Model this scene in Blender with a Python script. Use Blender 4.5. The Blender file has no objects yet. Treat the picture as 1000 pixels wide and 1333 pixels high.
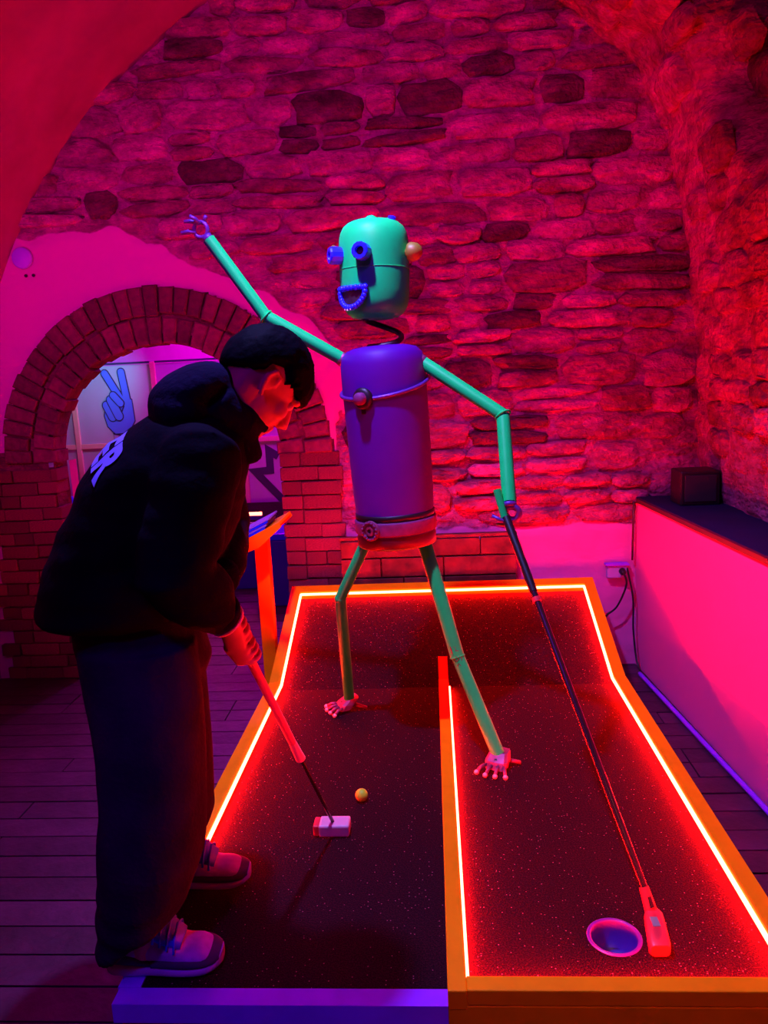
import bpy, bmesh, math, random
from mathutils import Vector, Matrix, noise
from mathutils.bvhtree import BVHTree

random.seed(7)
SC = bpy.context.scene
COL = SC.collection
V = Vector
PI = math.pi
R = math.radians

# ------------------------------------------------------------------ camera
cam_d = bpy.data.cameras.new('camera'); cam = bpy.data.objects.new('camera', cam_d); COL.objects.link(cam)
cam_d.sensor_fit = 'VERTICAL'; cam_d.sensor_height = 36.0; cam_d.lens = 36.0*1000/1333
cam_d.clip_start = .05
cam.matrix_world = (Matrix.Translation((0, 0, 1.65)) @ Matrix.Rotation(R(3.8766), 4, 'Z')
                    @ Matrix.Rotation(R(90-10.168), 4, 'X') @ Matrix.Rotation(R(-2.8), 4, 'Z'))
SC.camera = cam

# ------------------------------------------------------------------ world, lights, exposure
w = bpy.data.worlds.new('dark_room'); SC.world = w; w.use_nodes = True
w.node_tree.nodes['Background'].inputs[0].default_value = (.30, 0.0, .45, 1)
w.node_tree.nodes['Background'].inputs[1].default_value = .004
SC.view_settings.view_transform = 'Standard'; SC.view_settings.look = 'None'
SC.view_settings.exposure = 0; SC.view_settings.gamma = 1; SC.view_settings.use_curve_mapping = False

def aim(o, loc, target):
    o.location = loc
    o.rotation_euler = (V(target)-V(loc)).to_track_quat('-Z', 'Y').to_euler()
def area(name, loc, target, color, power, size=.3):
    d = bpy.data.lights.new(name, 'AREA'); d.color = color; d.energy = power; d.size = size
    o = bpy.data.objects.new(name, d); COL.objects.link(o); aim(o, loc, target); return o
def spot(name, loc, target, color, power, deg, blend=.5, rad=.05):
    d = bpy.data.lights.new(name, 'SPOT'); d.color = color; d.energy = power
    d.spot_size = R(deg); d.spot_blend = blend; d.shadow_soft_size = rad
    o = bpy.data.objects.new(name, d); COL.objects.link(o); aim(o, loc, target); return o
def point(name, loc, color, power, rad=.08):
    d = bpy.data.lights.new(name, 'POINT'); d.color = color; d.energy = power; d.shadow_soft_size = rad
    o = bpy.data.objects.new(name, d); COL.objects.link(o); o.location = loc; return o

LED_RED = (1.0, .0062, .0030)
LED_STRENGTH = 370
spot('blacklight_spot', (-.50, 2.08, 3.40), (-.08, 2.50, 1.0), (.26, .25, 1.0), 470, 80, .8, .05)
spot('ledge_lamp', (1.42, 1.7, 1.5), (.80, 4.1, 1.35), (1, 0, .45), 125, 84, .8, .08)
spot('arch_lamp', (-2.35, 2.3, 1.9), (-1.3, 4.1, 1.9), (1, 0, .80), 44, 110, .8, .08)
spot('vault_lamp', (-.3, 1.2, 3.30), (-.35, 4.1, 2.2), (1, 0, .85), 120, 78, .9, .15)
spot('groin_fill', (-1.9, 1.5, 2.3), (1.12, 4.08, 2.50), (1, 0, .14), 170, 22, .9, .08)  # unseen narrow red fill, added to brighten the groin band
spot('red_uplight', (-2.2, 2.0, 1.9), (-2.3, 3.6, 3.4), (1, 0, .30), 14, 90, .8, .1)
area('violet_flood', (-1.2, .2, 3.2), (-1.0, 2.4, .0), (.14, 0, 1), 11, .4)
spot('violet_spot', (-.55, .05, 2.7), (-.50, 1.56, .25), (.10, .02, 1), 85, 34, .9, .06)
spot('tee_fill', (.55, .15, 2.3), (.36, 1.5, .16), (1, .30, .10), 26, 30, .9, .06)  # unseen warm fill, added to brighten the orange front rail and panels
point('far_room_magenta', (-1.5, 6.5, 2.5), (.9, 0, 1), 75)
spot('far_room_blacklight', (-2.75, 6.45, 2.2), (-3.10, 7.2, 1.72), (.0, .6, .9), 34, 62, 1)

# ------------------------------------------------------------------ helpers
ORG = {}
def obj(name, verts, faces, mat, parent=None, smooth=False, org=None, mats=None, mi=None):
    """verts are world positions; the object origin is org, or the origin of the parent."""
    o0 = V(org) if org is not None else (ORG[parent.name] if parent else V((0, 0, 0)))
    me = bpy.data.meshes.new(name)
    me.from_pydata([tuple(V(v)-o0) for v in verts], [], faces)
    for m in (mats or [mat]): me.materials.append(m)
    if mi: me.polygons.foreach_set('material_index', mi)
    if smooth: me.polygons.foreach_set('use_smooth', [True]*len(me.polygons))
    me.validate(); me.update()
    o = bpy.data.objects.new(name, me); COL.objects.link(o)
    place(o, o0, parent); return o
def place(o, o0, parent):
    o0 = V(o0); ORG[o.name] = o0
    if parent:
        o.parent = parent; o.location = o0-ORG[parent.name]
    else: o.location = o0
def mesh_obj(name, me, parent=None, org=None):
    o = bpy.data.objects.new(name, me); COL.objects.link(o)
    place(o, org if org is not None else (ORG[parent.name] if parent else V((0, 0, 0))), parent); return o
def empty(name, loc, label, cat, group=None):
    o = bpy.data.objects.new(name, None); COL.objects.link(o); o.empty_display_size = .1
    place(o, loc, None); tag(o, label, cat, group); return o
def tag(o, label, cat, group=None):
    o['label'] = label; o['category'] = cat
    if group: o['group'] = group
    return o
def struct(o): o['kind'] = 'structure'; return o

class MB:
    def __init__(s): s.v = []; s.f = []
    def add(s, v, f):
        n = len(s.v); s.v += [V(x) for x in v]; s.f += [tuple(i+n for i in q) for q in f]; return s
    def box(s, a, b, bev=0):
        (x0, y0, z0), (x1, y1, z1) = a, b
        if bev <= 0:
            v = [(x0,y0,z0),(x1,y0,z0),(x1,y1,z0),(x0,y1,z0),(x0,y0,z1),(x1,y0,z1),(x1,y1,z1),(x0,y1,z1)]
            return s.add(v, [(0,3,2,1),(4,5,6,7),(0,1,5,4),(1,2,6,5),(2,3,7,6),(3,0,4,7)])
        bm = bmesh.new(); bmesh.ops.create_cube(bm, size=1)
        for q in bm.verts:
            q.co = V(((x0+x1)/2+q.co.x*(x1-x0), (y0+y1)/2+q.co.y*(y1-y0), (z0+z1)/2+q.co.z*(z1-z0)))
        bmesh.ops.bevel(bm, geom=bm.edges[:], offset=bev, segments=2, affect='EDGES', profile=.5)
        s.bm(bm); return s
    def bm(s, bm):
        bm.verts.index_update(); s.add([q.co.copy() for q in bm.verts], [[x.index for x in f.verts] for f in bm.faces]); bm.free(); return s
    def prism(s, poly, axis, a, b):
        """extrude a 2D polygon; axis 'x': poly=(y,z), 'y': (x,z), 'z': (x,y)"""
        def P(q, t): return {'x': (t, q[0], q[1]), 'y': (q[0], t, q[1]), 'z': (q[0], q[1], t)}[axis]
        n = len(poly)
        v = [P(q, a) for q in poly]+[P(q, b) for q in poly]
        return s.add(v, [tuple(range(n)), tuple(range(2*n-1, n-1, -1))]+[(i, i+n, (i+1) % n+n, (i+1) % n) for i in range(n)])
    def tube(s, pts, r, n=12, caps=True, closed=False):
        pts = [V(p) for p in pts]; m = len(pts)
        rs = r if isinstance(r, (list, tuple)) else [r]*m
        ref = None; v = []; f = []
        for i, p in enumerate(pts):
            if closed: t = pts[(i+1) % m]-pts[i-1]
            else: t = pts[min(i+1, m-1)]-pts[max(i-1, 0)]
            t.normalize()
            if ref is None: ref = t.orthogonal().normalized()
            ref = (ref-t*ref.dot(t)).normalized(); bn = t.cross(ref)
            for k in range(n):
                a = 2*PI*k/n; v.append(p+(ref*math.cos(a)+bn*math.sin(a))*rs[i])
        for i in range(m if closed else m-1):
            j = (i+1) % m
            for k in range(n): f.append((i*n+k, i*n+(k+1) % n, j*n+(k+1) % n, j*n+k))
        if caps and not closed:
            f.append(tuple(range(n-1, -1, -1))); f.append(tuple(range((m-1)*n, m*n)))
        return s.add(v, f)
    def loft(s, secs, n=24, e=2.0):
        """secs: (centre, half vector a, half vector b); superellipse exponent e; capped"""
        v = []; f = []
        for c, a, b in secs:
            c, a, b = V(c), V(a), V(b)
            for k in range(n):
                t = 2*PI*k/n; cs, sn = math.cos(t), math.sin(t)
                v.append(c+a*(abs(cs)**(2/e)*(1 if cs >= 0 else -1))+b*(abs(sn)**(2/e)*(1 if sn >= 0 else -1)))
        m = len(secs)
        for i in range(m-1):
            for k in range(n): f.append((i*n+k, i*n+(k+1) % n, (i+1)*n+(k+1) % n, (i+1)*n+k))
        f.append(tuple(range(n-1, -1, -1))); f.append(tuple(range((m-1)*n, m*n)))
        return s.add(v, f)
    def ellipsoid(s, c, ax, n=20, m=12):
        c = V(c); A = [V(q) for q in ax]; v = [c+A[2]]; f = []
        for i in range(1, m):
            p = PI*i/m
            for k in range(n):
                t = 2*PI*k/n
                v.append(c+A[0]*(math.sin(p)*math.cos(t))+A[1]*(math.sin(p)*math.sin(t))+A[2]*math.cos(p))
        v.append(c-A[2]); L = len(v)-1
        for k in range(n): f.append((0, 1+k, 1+(k+1) % n)); f.append((L, 1+(m-2)*n+(k+1) % n, 1+(m-2)*n+k))
        for i in range(m-2):
            for k in range(n): f.append((1+i*n+k, 1+(i+1)*n+k, 1+(i+1)*n+(k+1) % n, 1+i*n+(k+1) % n))
        return s.add(v, f)
    def lathe(s, c, axis, prof, n=32, start=None):
        """prof: (radius, height along axis)"""
        c = V(c); ax = V(axis).normalized(); u = ax.orthogonal().normalized() if start is None else (V(start)-ax*V(start).dot(ax)).normalized(); w_ = ax.cross(u)
        v = []; f = []
        for r, h in prof:
            for k in range(n):
                t = 2*PI*k/n; v.append(c+ax*h+(u*math.cos(t)+w_*math.sin(t))*r)
        for i in range(len(prof)-1):
            for k in range(n): f.append((i*n+k, i*n+(k+1) % n, (i+1)*n+(k+1) % n, (i+1)*n+k))
        return s.add(v, f)
    def torus(s, c, axis, Rr, r, n=32, k=8):
        c = V(c); ax = V(axis).normalized(); u = ax.orthogonal().normalized(); w_ = ax.cross(u)
        return s.tube([c+(u*math.cos(2*PI*i/n)+w_*math.sin(2*PI*i/n))*Rr for i in range(n)], r, k, closed=True)
    def build(s, name, mat, parent=None, smooth=False, org=None):
        return obj(name, s.v, s.f, mat, parent, smooth, org)

def smooth_by_angle(o, deg=40):
    me = o.data
    me.polygons.foreach_set('use_smooth', [True]*len(me.polygons))
    bm = bmesh.new(); bm.from_mesh(me)
    for e in bm.edges:
        e.smooth = len(e.link_faces) == 2 and e.calc_face_angle(0) < R(deg)
    bm.to_mesh(me); bm.free(); return o

def remesh(mb, voxel, it=4, disp=None):
    """one continuous skin around overlapping volumes"""
    me = bpy.data.meshes.new('tmp'); me.from_pydata([tuple(v) for v in mb.v], [], mb.f)
    o = bpy.data.objects.new('tmp', me); COL.objects.link(o)
    m = o.modifiers.new('r', 'REMESH'); m.mode = 'VOXEL'; m.voxel_size = voxel
    m = o.modifiers.new('s', 'SMOOTH'); m.iterations = it; m.factor = .5
    dg = bpy.context.evaluated_depsgraph_get()
    e = bpy.data.meshes.new_from_object(o.evaluated_get(dg))
    v = [q.co.copy() for q in e.vertices]; nr = [q.normal.copy() for q in e.vertices]; f = [tuple(p.vertices) for p in e.polygons]
    bpy.data.objects.remove(o); bpy.data.meshes.remove(me); bpy.data.meshes.remove(e)
    if disp: v = [p+n_*disp(p, n_) for p, n_ in zip(v, nr)]
    out = MB(); out.v = v; out.f = f; return out

# ------------------------------------------------------------------ materials
def mat(name, col, rough=.6, metal=0, var=.0, vscale=8, bump=0, bscale=30, spec=.5, emit=None, strength=0, rnd=0, coat=0):
    m = bpy.data.materials.new(name); m.use_nodes = True; nt = m.node_tree; b = nt.nodes['Principled BSDF']
    b.inputs['Base Color'].default_value = (*col, 1); b.inputs['Roughness'].default_value = rough
    b.inputs['Metallic'].default_value = metal; b.inputs['Specular IOR Level'].default_value = spec
    if coat: b.inputs['Coat Weight'].default_value = coat
    tc = nt.nodes.new('ShaderNodeTexCoord')
    if var or rnd:
        nz = nt.nodes.new('ShaderNodeTexNoise'); nz.inputs['Scale'].default_value = vscale; nz.inputs['Detail'].default_value = 6
        nt.links.new(tc.outputs['Object'], nz.inputs['Vector'])
        mr = nt.nodes.new('ShaderNodeMapRange'); mr.inputs[1].default_value = .25; mr.inputs[2].default_value = .75
        mr.inputs[3].default_value = 1-var; mr.inputs[4].default_value = 1+var
        nt.links.new(nz.outputs['Fac'], mr.inputs[0]); val = mr.outputs[0]
        if rnd:
            oi = nt.nodes.new('ShaderNodeObjectInfo'); m2 = nt.nodes.new('ShaderNodeMapRange')
            m2.inputs[3].default_value = 1-rnd; m2.inputs[4].default_value = 1+rnd
            nt.links.new(oi.outputs['Random'], m2.inputs[0])
            mm = nt.nodes.new('ShaderNodeMath'); mm.operation = 'MULTIPLY'
            nt.links.new(val, mm.inputs[0]); nt.links.new(m2.outputs[0], mm.inputs[1]); val = mm.outputs[0]
        vm = nt.nodes.new('ShaderNodeVectorMath'); vm.operation = 'SCALE'; vm.inputs[0].default_value = col
        nt.links.new(val, vm.inputs['Scale']); nt.links.new(vm.outputs[0], b.inputs['Base Color'])
    if bump:
        n2 = nt.nodes.new('ShaderNodeTexNoise'); n2.inputs['Scale'].default_value = bscale; n2.inputs['Detail'].default_value = 8
        nt.links.new(tc.outputs['Object'], n2.inputs['Vector'])
        bp = nt.nodes.new('ShaderNodeBump'); bp.inputs['Strength'].default_value = bump; bp.inputs['Distance'].default_value = .02
        nt.links.new(n2.outputs['Fac'], bp.inputs['Height']); nt.links.new(bp.outputs[0], b.inputs['Normal'])
    if emit:
        b.inputs['Emission Color'].default_value = (*emit, 1); b.inputs['Emission Strength'].default_value = strength
    return m

def stone_mat(name, col, col2, rnd, smear, plaster=None):
    m = bpy.data.materials.new(name); m.use_nodes = True; nt = m.node_tree; b = nt.nodes['Principled BSDF']
    b.inputs['Roughness'].default_value = .88; b.inputs['Specular IOR Level'].default_value = .25
    ge = nt.nodes.new('ShaderNodeNewGeometry')
    def nz(sc, det=6, sq=None):
        n = nt.nodes.new('ShaderNodeTexNoise'); n.inputs['Scale'].default_value = sc; n.inputs['Detail'].default_value = det
        if sq:
            mp = nt.nodes.new('ShaderNodeMapping'); mp.inputs['Scale'].default_value = sq
            nt.links.new(ge.outputs['Position'], mp.inputs[0]); nt.links.new(mp.outputs[0], n.inputs['Vector'])
        else: nt.links.new(ge.outputs['Position'], n.inputs['Vector'])
        return n.outputs['Fac']
    def rng(v, a, b_, c, d):
        r = nt.nodes.new('ShaderNodeMapRange'); r.inputs[1].default_value = a; r.inputs[2].default_value = b_; r.inputs[3].default_value = c; r.inputs[4].default_value = d
        nt.links.new(v, r.inputs[0]); return r.outputs[0]
    def mul(a, b_):
        r = nt.nodes.new('ShaderNodeMath'); r.operation = 'MULTIPLY'; nt.links.new(a, r.inputs[0]); nt.links.new(b_, r.inputs[1]); return r.outputs[0]
    val = mul(rng(nz(7, 8, (1, 1, 2.2)), .25, .75, .45, 1.55), rng(nz(34, 4), .3, .7, .8, 1.2))
    if rnd:
        oi = nt.nodes.new('ShaderNodeObjectInfo'); val = mul(val, rng(oi.outputs['Random'], 0, 1, 1-rnd, 1+rnd))
    mx = nt.nodes.new('ShaderNodeMix'); mx.data_type = 'RGBA'; mx.inputs['A'].default_value = (*col, 1); mx.inputs['B'].default_value = (*col2, 1)
    nt.links.new(rng(nz(3.2, 8, (1, 1, 1.8)), .5, .68, 0, smear), mx.inputs['Factor'])
    sc = nt.nodes.new('ShaderNodeVectorMath'); sc.operation = 'SCALE'
    nt.links.new(mx.outputs['Result'], sc.inputs[0]); nt.links.new(val, sc.inputs['Scale']); outc = sc.outputs[0]; fac = None
    if plaster:
        at_ = nt.nodes.new('ShaderNodeAttribute'); at_.attribute_name = 'plaster'
        ad0 = nt.nodes.new('ShaderNodeMath'); ad0.operation = 'ADD'; nt.links.new(at_.outputs['Fac'], ad0.inputs[0]); nt.links.new(rng(nz(9, 6), 0, 1, -.5, .5), ad0.inputs[1])
        fac = rng(ad0.outputs[0], .42, .58, 0, 1)
        m3 = nt.nodes.new('ShaderNodeMix'); m3.data_type = 'RGBA'; m3.inputs['B'].default_value = (*plaster, 1)
        nt.links.new(fac, m3.inputs['Factor']); nt.links.new(outc, m3.inputs['A']); outc = m3.outputs['Result']
    nt.links.new(outc, b.inputs['Base Color'])
    ad = nt.nodes.new('ShaderNodeMath'); ad.operation = 'ADD'
    nt.links.new(rng(nz(11, 8, (1, 1, 2)), 0, 1, 0, 1.5), ad.inputs[0]); nt.links.new(rng(nz(45, 6), 0, 1, 0, .5), ad.inputs[1])
    bp = nt.nodes.new('ShaderNodeBump'); bp.inputs['Strength'].default_value = 1; bp.inputs['Distance'].default_value = .035
    if fac: nt.links.new(rng(fac, 0, 1, 1, .12), bp.inputs['Strength'])
    nt.links.new(ad.outputs[0], bp.inputs['Height']); nt.links.new(bp.outputs[0], b.inputs['Normal'])
    return m
M = {}
MORT = (.40, .05, .20)
M['mortar'] = stone_mat('lime_mortar', MORT, (.30, .035, .12), 0, .8, (.70, .10, .44))
M['bed'] = stone_mat('brick_mortar', (.18, .02, .055), (.14, .015, .04), 0, .5)
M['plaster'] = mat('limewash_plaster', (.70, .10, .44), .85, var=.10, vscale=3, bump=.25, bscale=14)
M['whitewall'] = mat('white_low_wall', (.80, .06, .36), .8, var=.03, vscale=2, bump=.1, bscale=20)
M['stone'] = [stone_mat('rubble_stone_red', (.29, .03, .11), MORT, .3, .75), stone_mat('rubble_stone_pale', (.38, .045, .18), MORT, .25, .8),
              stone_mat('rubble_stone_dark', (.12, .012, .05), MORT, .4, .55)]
M['brick'] = mat('old_brick', (.26, .018, .06), .85, var=.4, vscale=18, bump=.8, bscale=30, rnd=.35)
M['archbrick'] = mat('arch_brick', (.15, .012, .045), .85, var=.45, vscale=18, bump=.8, bscale=30, rnd=.35)
M['floor'] = mat('dark_floor_gap', (.03, .01, .02), .8)
M['plank'] = mat('dark_plank', (.060, .006, .036), .55, var=.4, vscale=6, bump=.3, bscale=18, rnd=.35)
M['orange'] = mat('orange_painted_board', (1.0, .32, .0), .6, var=.10, vscale=12, bump=.08, bscale=40, spec=.1)
M['purple'] = mat('purple_painted_trim', (.35, .02, .95), .35, var=.12, vscale=10)
M['ledge'] = mat('dark_blue_ledge_board', (.012, .004, .045), .7, var=.3, vscale=5, spec=.15)
M['ledge_edge'] = mat('brown_ledge_edge', (.06, .012, .012), .5)
M['led'] = mat('red_led_strip', (0, 0, 0), .5, emit=LED_RED, strength=LED_STRENGTH)
M['led_far'] = mat('far_led_strip', (0, 0, 0), .5, emit=(1.0, .06, .03), strength=26)
M['green'] = mat('green_enamel', (.003, .95, .15), .45, var=.07, vscale=14, spec=.22)
M['tank'] = mat('purple_tank_enamel', (.085, .002, .26), .5, var=.08, vscale=7, spec=.2)
M['blue'] = mat('blue_enamel', (.01, .02, .95), .35)
M['black'] = mat('black_rubber', (.008, .004, .008), .45)
M['brass'] = mat('brass', (.26, .24, .02), .5, metal=.15)
M['steel'] = mat('tarnished_steel', (.26, .05, .14), .5, metal=.5, var=.3, vscale=25)
M['mauve'] = mat('mauve_metal_band', (.19, .016, .13), .7, metal=.1, var=.3, vscale=40)
M['darkred'] = mat('dark_red_metal', (.12, .01, .02), .4, metal=.3)
M['violetmetal'] = mat('violet_metal', (.14, .03, .34), .4, metal=.4)
M['club'] = mat('club_shaft', (.10, .06, .07), .22, metal=.8)
M['redplastic'] = mat('red_plastic', (.95, .03, .05), .4)
M['pinkplastic'] = mat('pale_pink_plastic', (.85, .42, .48), .4)
M['ball'] = mat('yellow_ball', (.45, .95, .03), .45, spec=.3)
M['grey'] = mat('grey_label', (.28, .3, .25), .5)
M['skin'] = mat('skin', (.62, .26, .18), .55, var=.06, vscale=20)
M['hair'] = mat('black_hair', (.002, .001, .005), .7, var=.3, vscale=60, bump=.15, bscale=60, spec=.03)
M['jacket'] = mat('black_jacket_cloth', (.0045, .002, .009), .85, var=.3, vscale=10, bump=.15, bscale=60, spec=.035)
M['hood'] = mat('navy_hood_cloth', (.007, .003, .022), .9, var=.3, vscale=14, bump=.3, bscale=60, spec=.035)
M['denim'] = mat('dark_denim', (.026, .007, .030), .9, var=.3, vscale=9, bump=.25, bscale=90, spec=.035)
M['print'] = mat('lavender_print', (.22, .20, 1.0), .6)
M['white'] = mat('white_cloth', (.8, .75, .75), .7)
M['shoe_dark'] = mat('dark_suede', (.055, .02, .07), .8, var=.2, vscale=30)
M['shoe_pale'] = mat('lilac_mesh', (.42, .10, .55), .7, var=.15, vscale=60)
M['sole'] = mat('pale_sole', (.48, .18, .55), .6)
M['tongue'] = mat('blue_white_tongue', (.03, .09, 1.0), .6)
M['board'] = mat('weathered_board', (.13, .010, .012), .7, var=.85, vscale=9, bump=.6, bscale=12, rnd=.45)
M['navy'] = mat('navy_plastic', (.02, .015, .3), .5)
M['paper'] = mat('score_sheet', (.28, .15, .7), .7)
M['muntin'] = mat('cream_wood', (.80, .50, .38), .6)
M['pane'] = mat('translucent_white_panel', (.50, .46, .62), .5, var=.06, vscale=3)
M['mural_blue'] = mat('mural_blue', (.10, .19, .95), .6)
M['mural_dark'] = mat('mural_dark', (.035, .01, .09), .6)
M['farwall'] = mat('far_room_plaster', (.7, .12, .6), .85, var=.1, vscale=4)
M['pebble'] = mat('socket_plastic', (.42, .22, .62), .5)

def felt_mat():
    m = bpy.data.materials.new('speckled_black_felt'); m.use_nodes = True; nt = m.node_tree; b = nt.nodes['Principled BSDF']
    tc = nt.nodes.new('ShaderNodeTexCoord')
    n1 = nt.nodes.new('ShaderNodeTexNoise'); n1.inputs['Scale'].default_value = 260; n1.inputs['Detail'].default_value = 3
    n2 = nt.nodes.new('ShaderNodeTexNoise'); n2.inputs['Scale'].default_value = 5; n2.inputs['Detail'].default_value = 4
    vo = nt.nodes.new('ShaderNodeTexVoronoi'); vo.inputs['Scale'].default_value = 110
    for n in (n1, n2, vo): nt.links.new(tc.outputs['Object'], n.inputs['Vector'])
    r1 = nt.nodes.new('ShaderNodeValToRGB'); r1.color_ramp.elements[0].position = .42; r1.color_ramp.elements[1].position = .72
    r1.color_ramp.elements[0].color = (.005, .001, .0028, 1); r1.color_ramp.elements[1].color = (.038, .004, .013, 1)
    nt.links.new(n1.outputs['Fac'], r1.inputs[0])
    # lint: only the very centre of a few cells
    lt = nt.nodes.new('ShaderNodeMath'); lt.operation = 'LESS_THAN'; lt.inputs[1].default_value = .17
    nt.links.new(vo.outputs['Distance'], lt.inputs[0])
    sx = nt.nodes.new('ShaderNodeSeparateColor'); nt.links.new(vo.outputs['Color'], sx.inputs[0])
    gt = nt.nodes.new('ShaderNodeMath'); gt.operation = 'GREATER_THAN'; gt.inputs[1].default_value = .80; nt.links.new(sx.outputs[0], gt.inputs[0])
    mu = nt.nodes.new('ShaderNodeMath'); mu.operation = 'MULTIPLY'; nt.links.new(lt.outputs[0], mu.inputs[0]); nt.links.new(gt.outputs[0], mu.inputs[1])
    mx = nt.nodes.new('ShaderNodeMix'); mx.data_type = 'RGBA'; mx.inputs['B'].default_value = (.32, .10, .16, 1)
    nt.links.new(mu.outputs[0], mx.inputs['Factor']); nt.links.new(r1.outputs[0], mx.inputs['A']); nt.links.new(mx.outputs['Result'], b.inputs['Base Color'])
    b.inputs['Roughness'].default_value = .95; b.inputs['Specular IOR Level'].default_value = .1
    bp = nt.nodes.new('ShaderNodeBump'); bp.inputs['Strength'].default_value = .6; bp.inputs['Distance'].default_value = .004
    nt.links.new(n1.outputs['Fac'], bp.inputs['Height']); nt.links.new(bp.outputs[0], b.inputs['Normal'])
    return m
M['felt'] = felt_mat()

def N(x, y, z=0, s=1.0): return noise.noise(V((x*s, y*s, z*s)))

# ------------------------------------------------------------------ end wall with archway
AX, AZ, AR = -1.455, 1.25, .62          # arch centre and inner radius
ROUT = AR+.30
WY = 4.14
def in_arch(x, z, r): return (z >= AZ and math.hypot(x-AX, z-AZ) < r) or (z < AZ and abs(x-AX) < r)
PL = [(-3.2, 2.42), (-2.24, 2.45), (-1.94, 2.455), (-1.61, 2.49), (-1.457, 2.37), (-1.14, 2.255), (-.906, 2.126), (-.635, 1.935), (-.42, 1.70), (-.40, 1.42), (-.48, 1.3)]
def plaster_top(x):
    for (x0, z0), (x1, z1) in zip(PL, PL[1:]):
        if x0 <= x <= x1 and x1 > x0: return z0+(z1-z0)*(x-x0)/(x1-x0)
    return -1
def is_plaster(x, z):
    x2 = x+.05*N(x, z, 3, 6); z2 = z+.04*N(x, z, 9, 7)
    if x2 < -.42 and not (z2 < 1.45 and x2 > -.52): return z2 < plaster_top(x2)
    return z2 < .80+.05*N(x, 2, 0, 3)
def plaster_w(x, z):
    x2 = x+.05*N(x, z, 3, 6); z2 = z+.04*N(x, z, 9, 7)
    t = plaster_top(min(x2, -.485)) if x2 < -.42 and not (z2 < 1.45 and x2 > -.52) else .80+.05*N(x, 2, 0, 3)
    w1 = min(1, max(0, .5+(t-z2)/.07))
    return w1
STEP = .02
NX, NZ = int((1.75+2.85)/STEP), int(4.05/STEP)
vs, idx, fs, mi = [], {}, [], []; PW = []
def wallpt(x, z):
    w_ = plaster_w(x, z)
    d = w_*(-.010+.008*N(x, z, 0, 4)+.004*N(x, z, 5, 14))+(1-w_)*(.022*N(x, z, 0, 3.3)+.022*N(x*.6, z, 4, 11)+.008*N(x, z, 8, 30))
    return (x, WY+d, z)
def gv(i, k):
    if (i, k) not in idx:
        idx[(i, k)] = len(vs); vs.append(wallpt(-2.85+i*STEP, k*STEP)); PW.append(plaster_w(-2.85+i*STEP, k*STEP))
    return idx[(i, k)]
for i in range(NX):
    for k in range(NZ):
        x, z = -2.85+(i+.5)*STEP, (k+.5)*STEP
        if in_arch(x, z, AR+.05): continue
        fs.append((gv(i, k), gv(i+1, k), gv(i+1, k+1), gv(i, k+1))); mi.append(2 if in_arch(x, z, ROUT-.01) or (z < 1.33 and -2.47 < x < -.53) else 0)
# reveal of the opening (mortar bed behind the bricks, pale plaster at its far edge)
ang = [PI*i/24 for i in range(25)]
prof = [(AX+AR+.02, 0)]+[(AX+(AR+.02)*math.cos(a), AZ+(AR+.02)*math.sin(a)) for a in ang]+[(AX-AR-.02, 0)]
for (ya, yb, m_) in ((WY-.03, 4.27, 0), (4.27, 4.36, 1)):
    for (a, b) in zip(prof, prof[1:]):
        if m_ and (a[1] > AZ or b[1] > AZ): continue
        n = len(vs); sh = .012 if m_ else 0
        def q(p, y):
            dx, dz = p[0]-AX, max(0, p[1]-AZ); l = math.hypot(dx, dz) or 1
            return (p[0]-dx/l*sh, y, p[1]-dz/l*sh)
        vs += [q(a, ya), q(b, ya), q(b, yb), q(a, yb)]; fs.append((n, n+1, n+2, n+3)); mi.append(1 if m_ else 2)
wall_back = struct(obj('wall_back', vs, fs, None, mats=[M['mortar'], M['plaster'], M['bed']], mi=mi, smooth=True))
pa = wall_back.data.attributes.new('plaster', 'FLOAT', 'POINT'); pa.data.foreach_set('value', PW+[0]*(len(wall_back.data.vertices)-len(PW)))

# rubble stones: a few shared meshes
def stone_mesh(seed, n=11):
    rnd = random.Random(seed); v = []; f = []
    ph = rnd.random()*PI
    base = []
    for k in range(n):
        t = 2*PI*k/n+rnd.uniform(-.12, .12); c, s = math.cos(t), math.sin(t)
        r = .52/max(abs(c)**5+abs(s)**5, 1e-6)**(1/5)*rnd.uniform(.84, 1.05)
        base.append((c*r, s*r))
    for sc, d in ((1.0, .55), (.95, -.22), (.72, -.5)):
        for (x, z) in base: v.append((x*sc+rnd.uniform(-.02, .02), d+(rnd.uniform(-.16, .16) if d < 0 else 0), z*sc+rnd.uniform(-.02, .02)))
    for L in range(2):
        for k in range(n): f.append((L*n+k, L*n+(k+1) % n, (L+1)*n+(k+1) % n, (L+1)*n+k))
    f.append(tuple(range(2*n, 3*n)))
    me = bpy.data.meshes.new('stone'); me.from_pydata(v, [], f)
    bm = bmesh.new(); bm.from_mesh(me); bmesh.ops.recalc_face_normals(bm, faces=bm.faces[:])
    for e in bm.edges: e.smooth = True
    for g in bm.faces: g.smooth = True
    bm.to_mesh(me); bm.free(); return me
STONES = []
for mk in range(3):
    for sd in range(9):
        me = stone_mesh(100+sd+mk*31); me.materials.append(M['stone'][mk]); STONES.append(me)
def put_stone(parent, pos, mx, w_, d_, h_, kind):
    me = STONES[kind*9+random.randrange(9)]
    o = mesh_obj('stone', me, parent, pos)
    o.matrix_local = Matrix.Translation(V(pos)-ORG[parent.name]) @ mx @ Matrix.Rotation(random.uniform(-.06, .06), 4, 'Y') @ Matrix.Diagonal((w_, d_, h_, 1))
    return o
VC = V((.32, .94)); VR = 2.9            # barrel vault section
def under_vault(x, z):
    if z > .94 and math.hypot(x-VC.x, z-VC.y) > VR+.05: return False
    return True
random.seed(21)
z = .80; row = 0; cnt = 0
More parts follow.
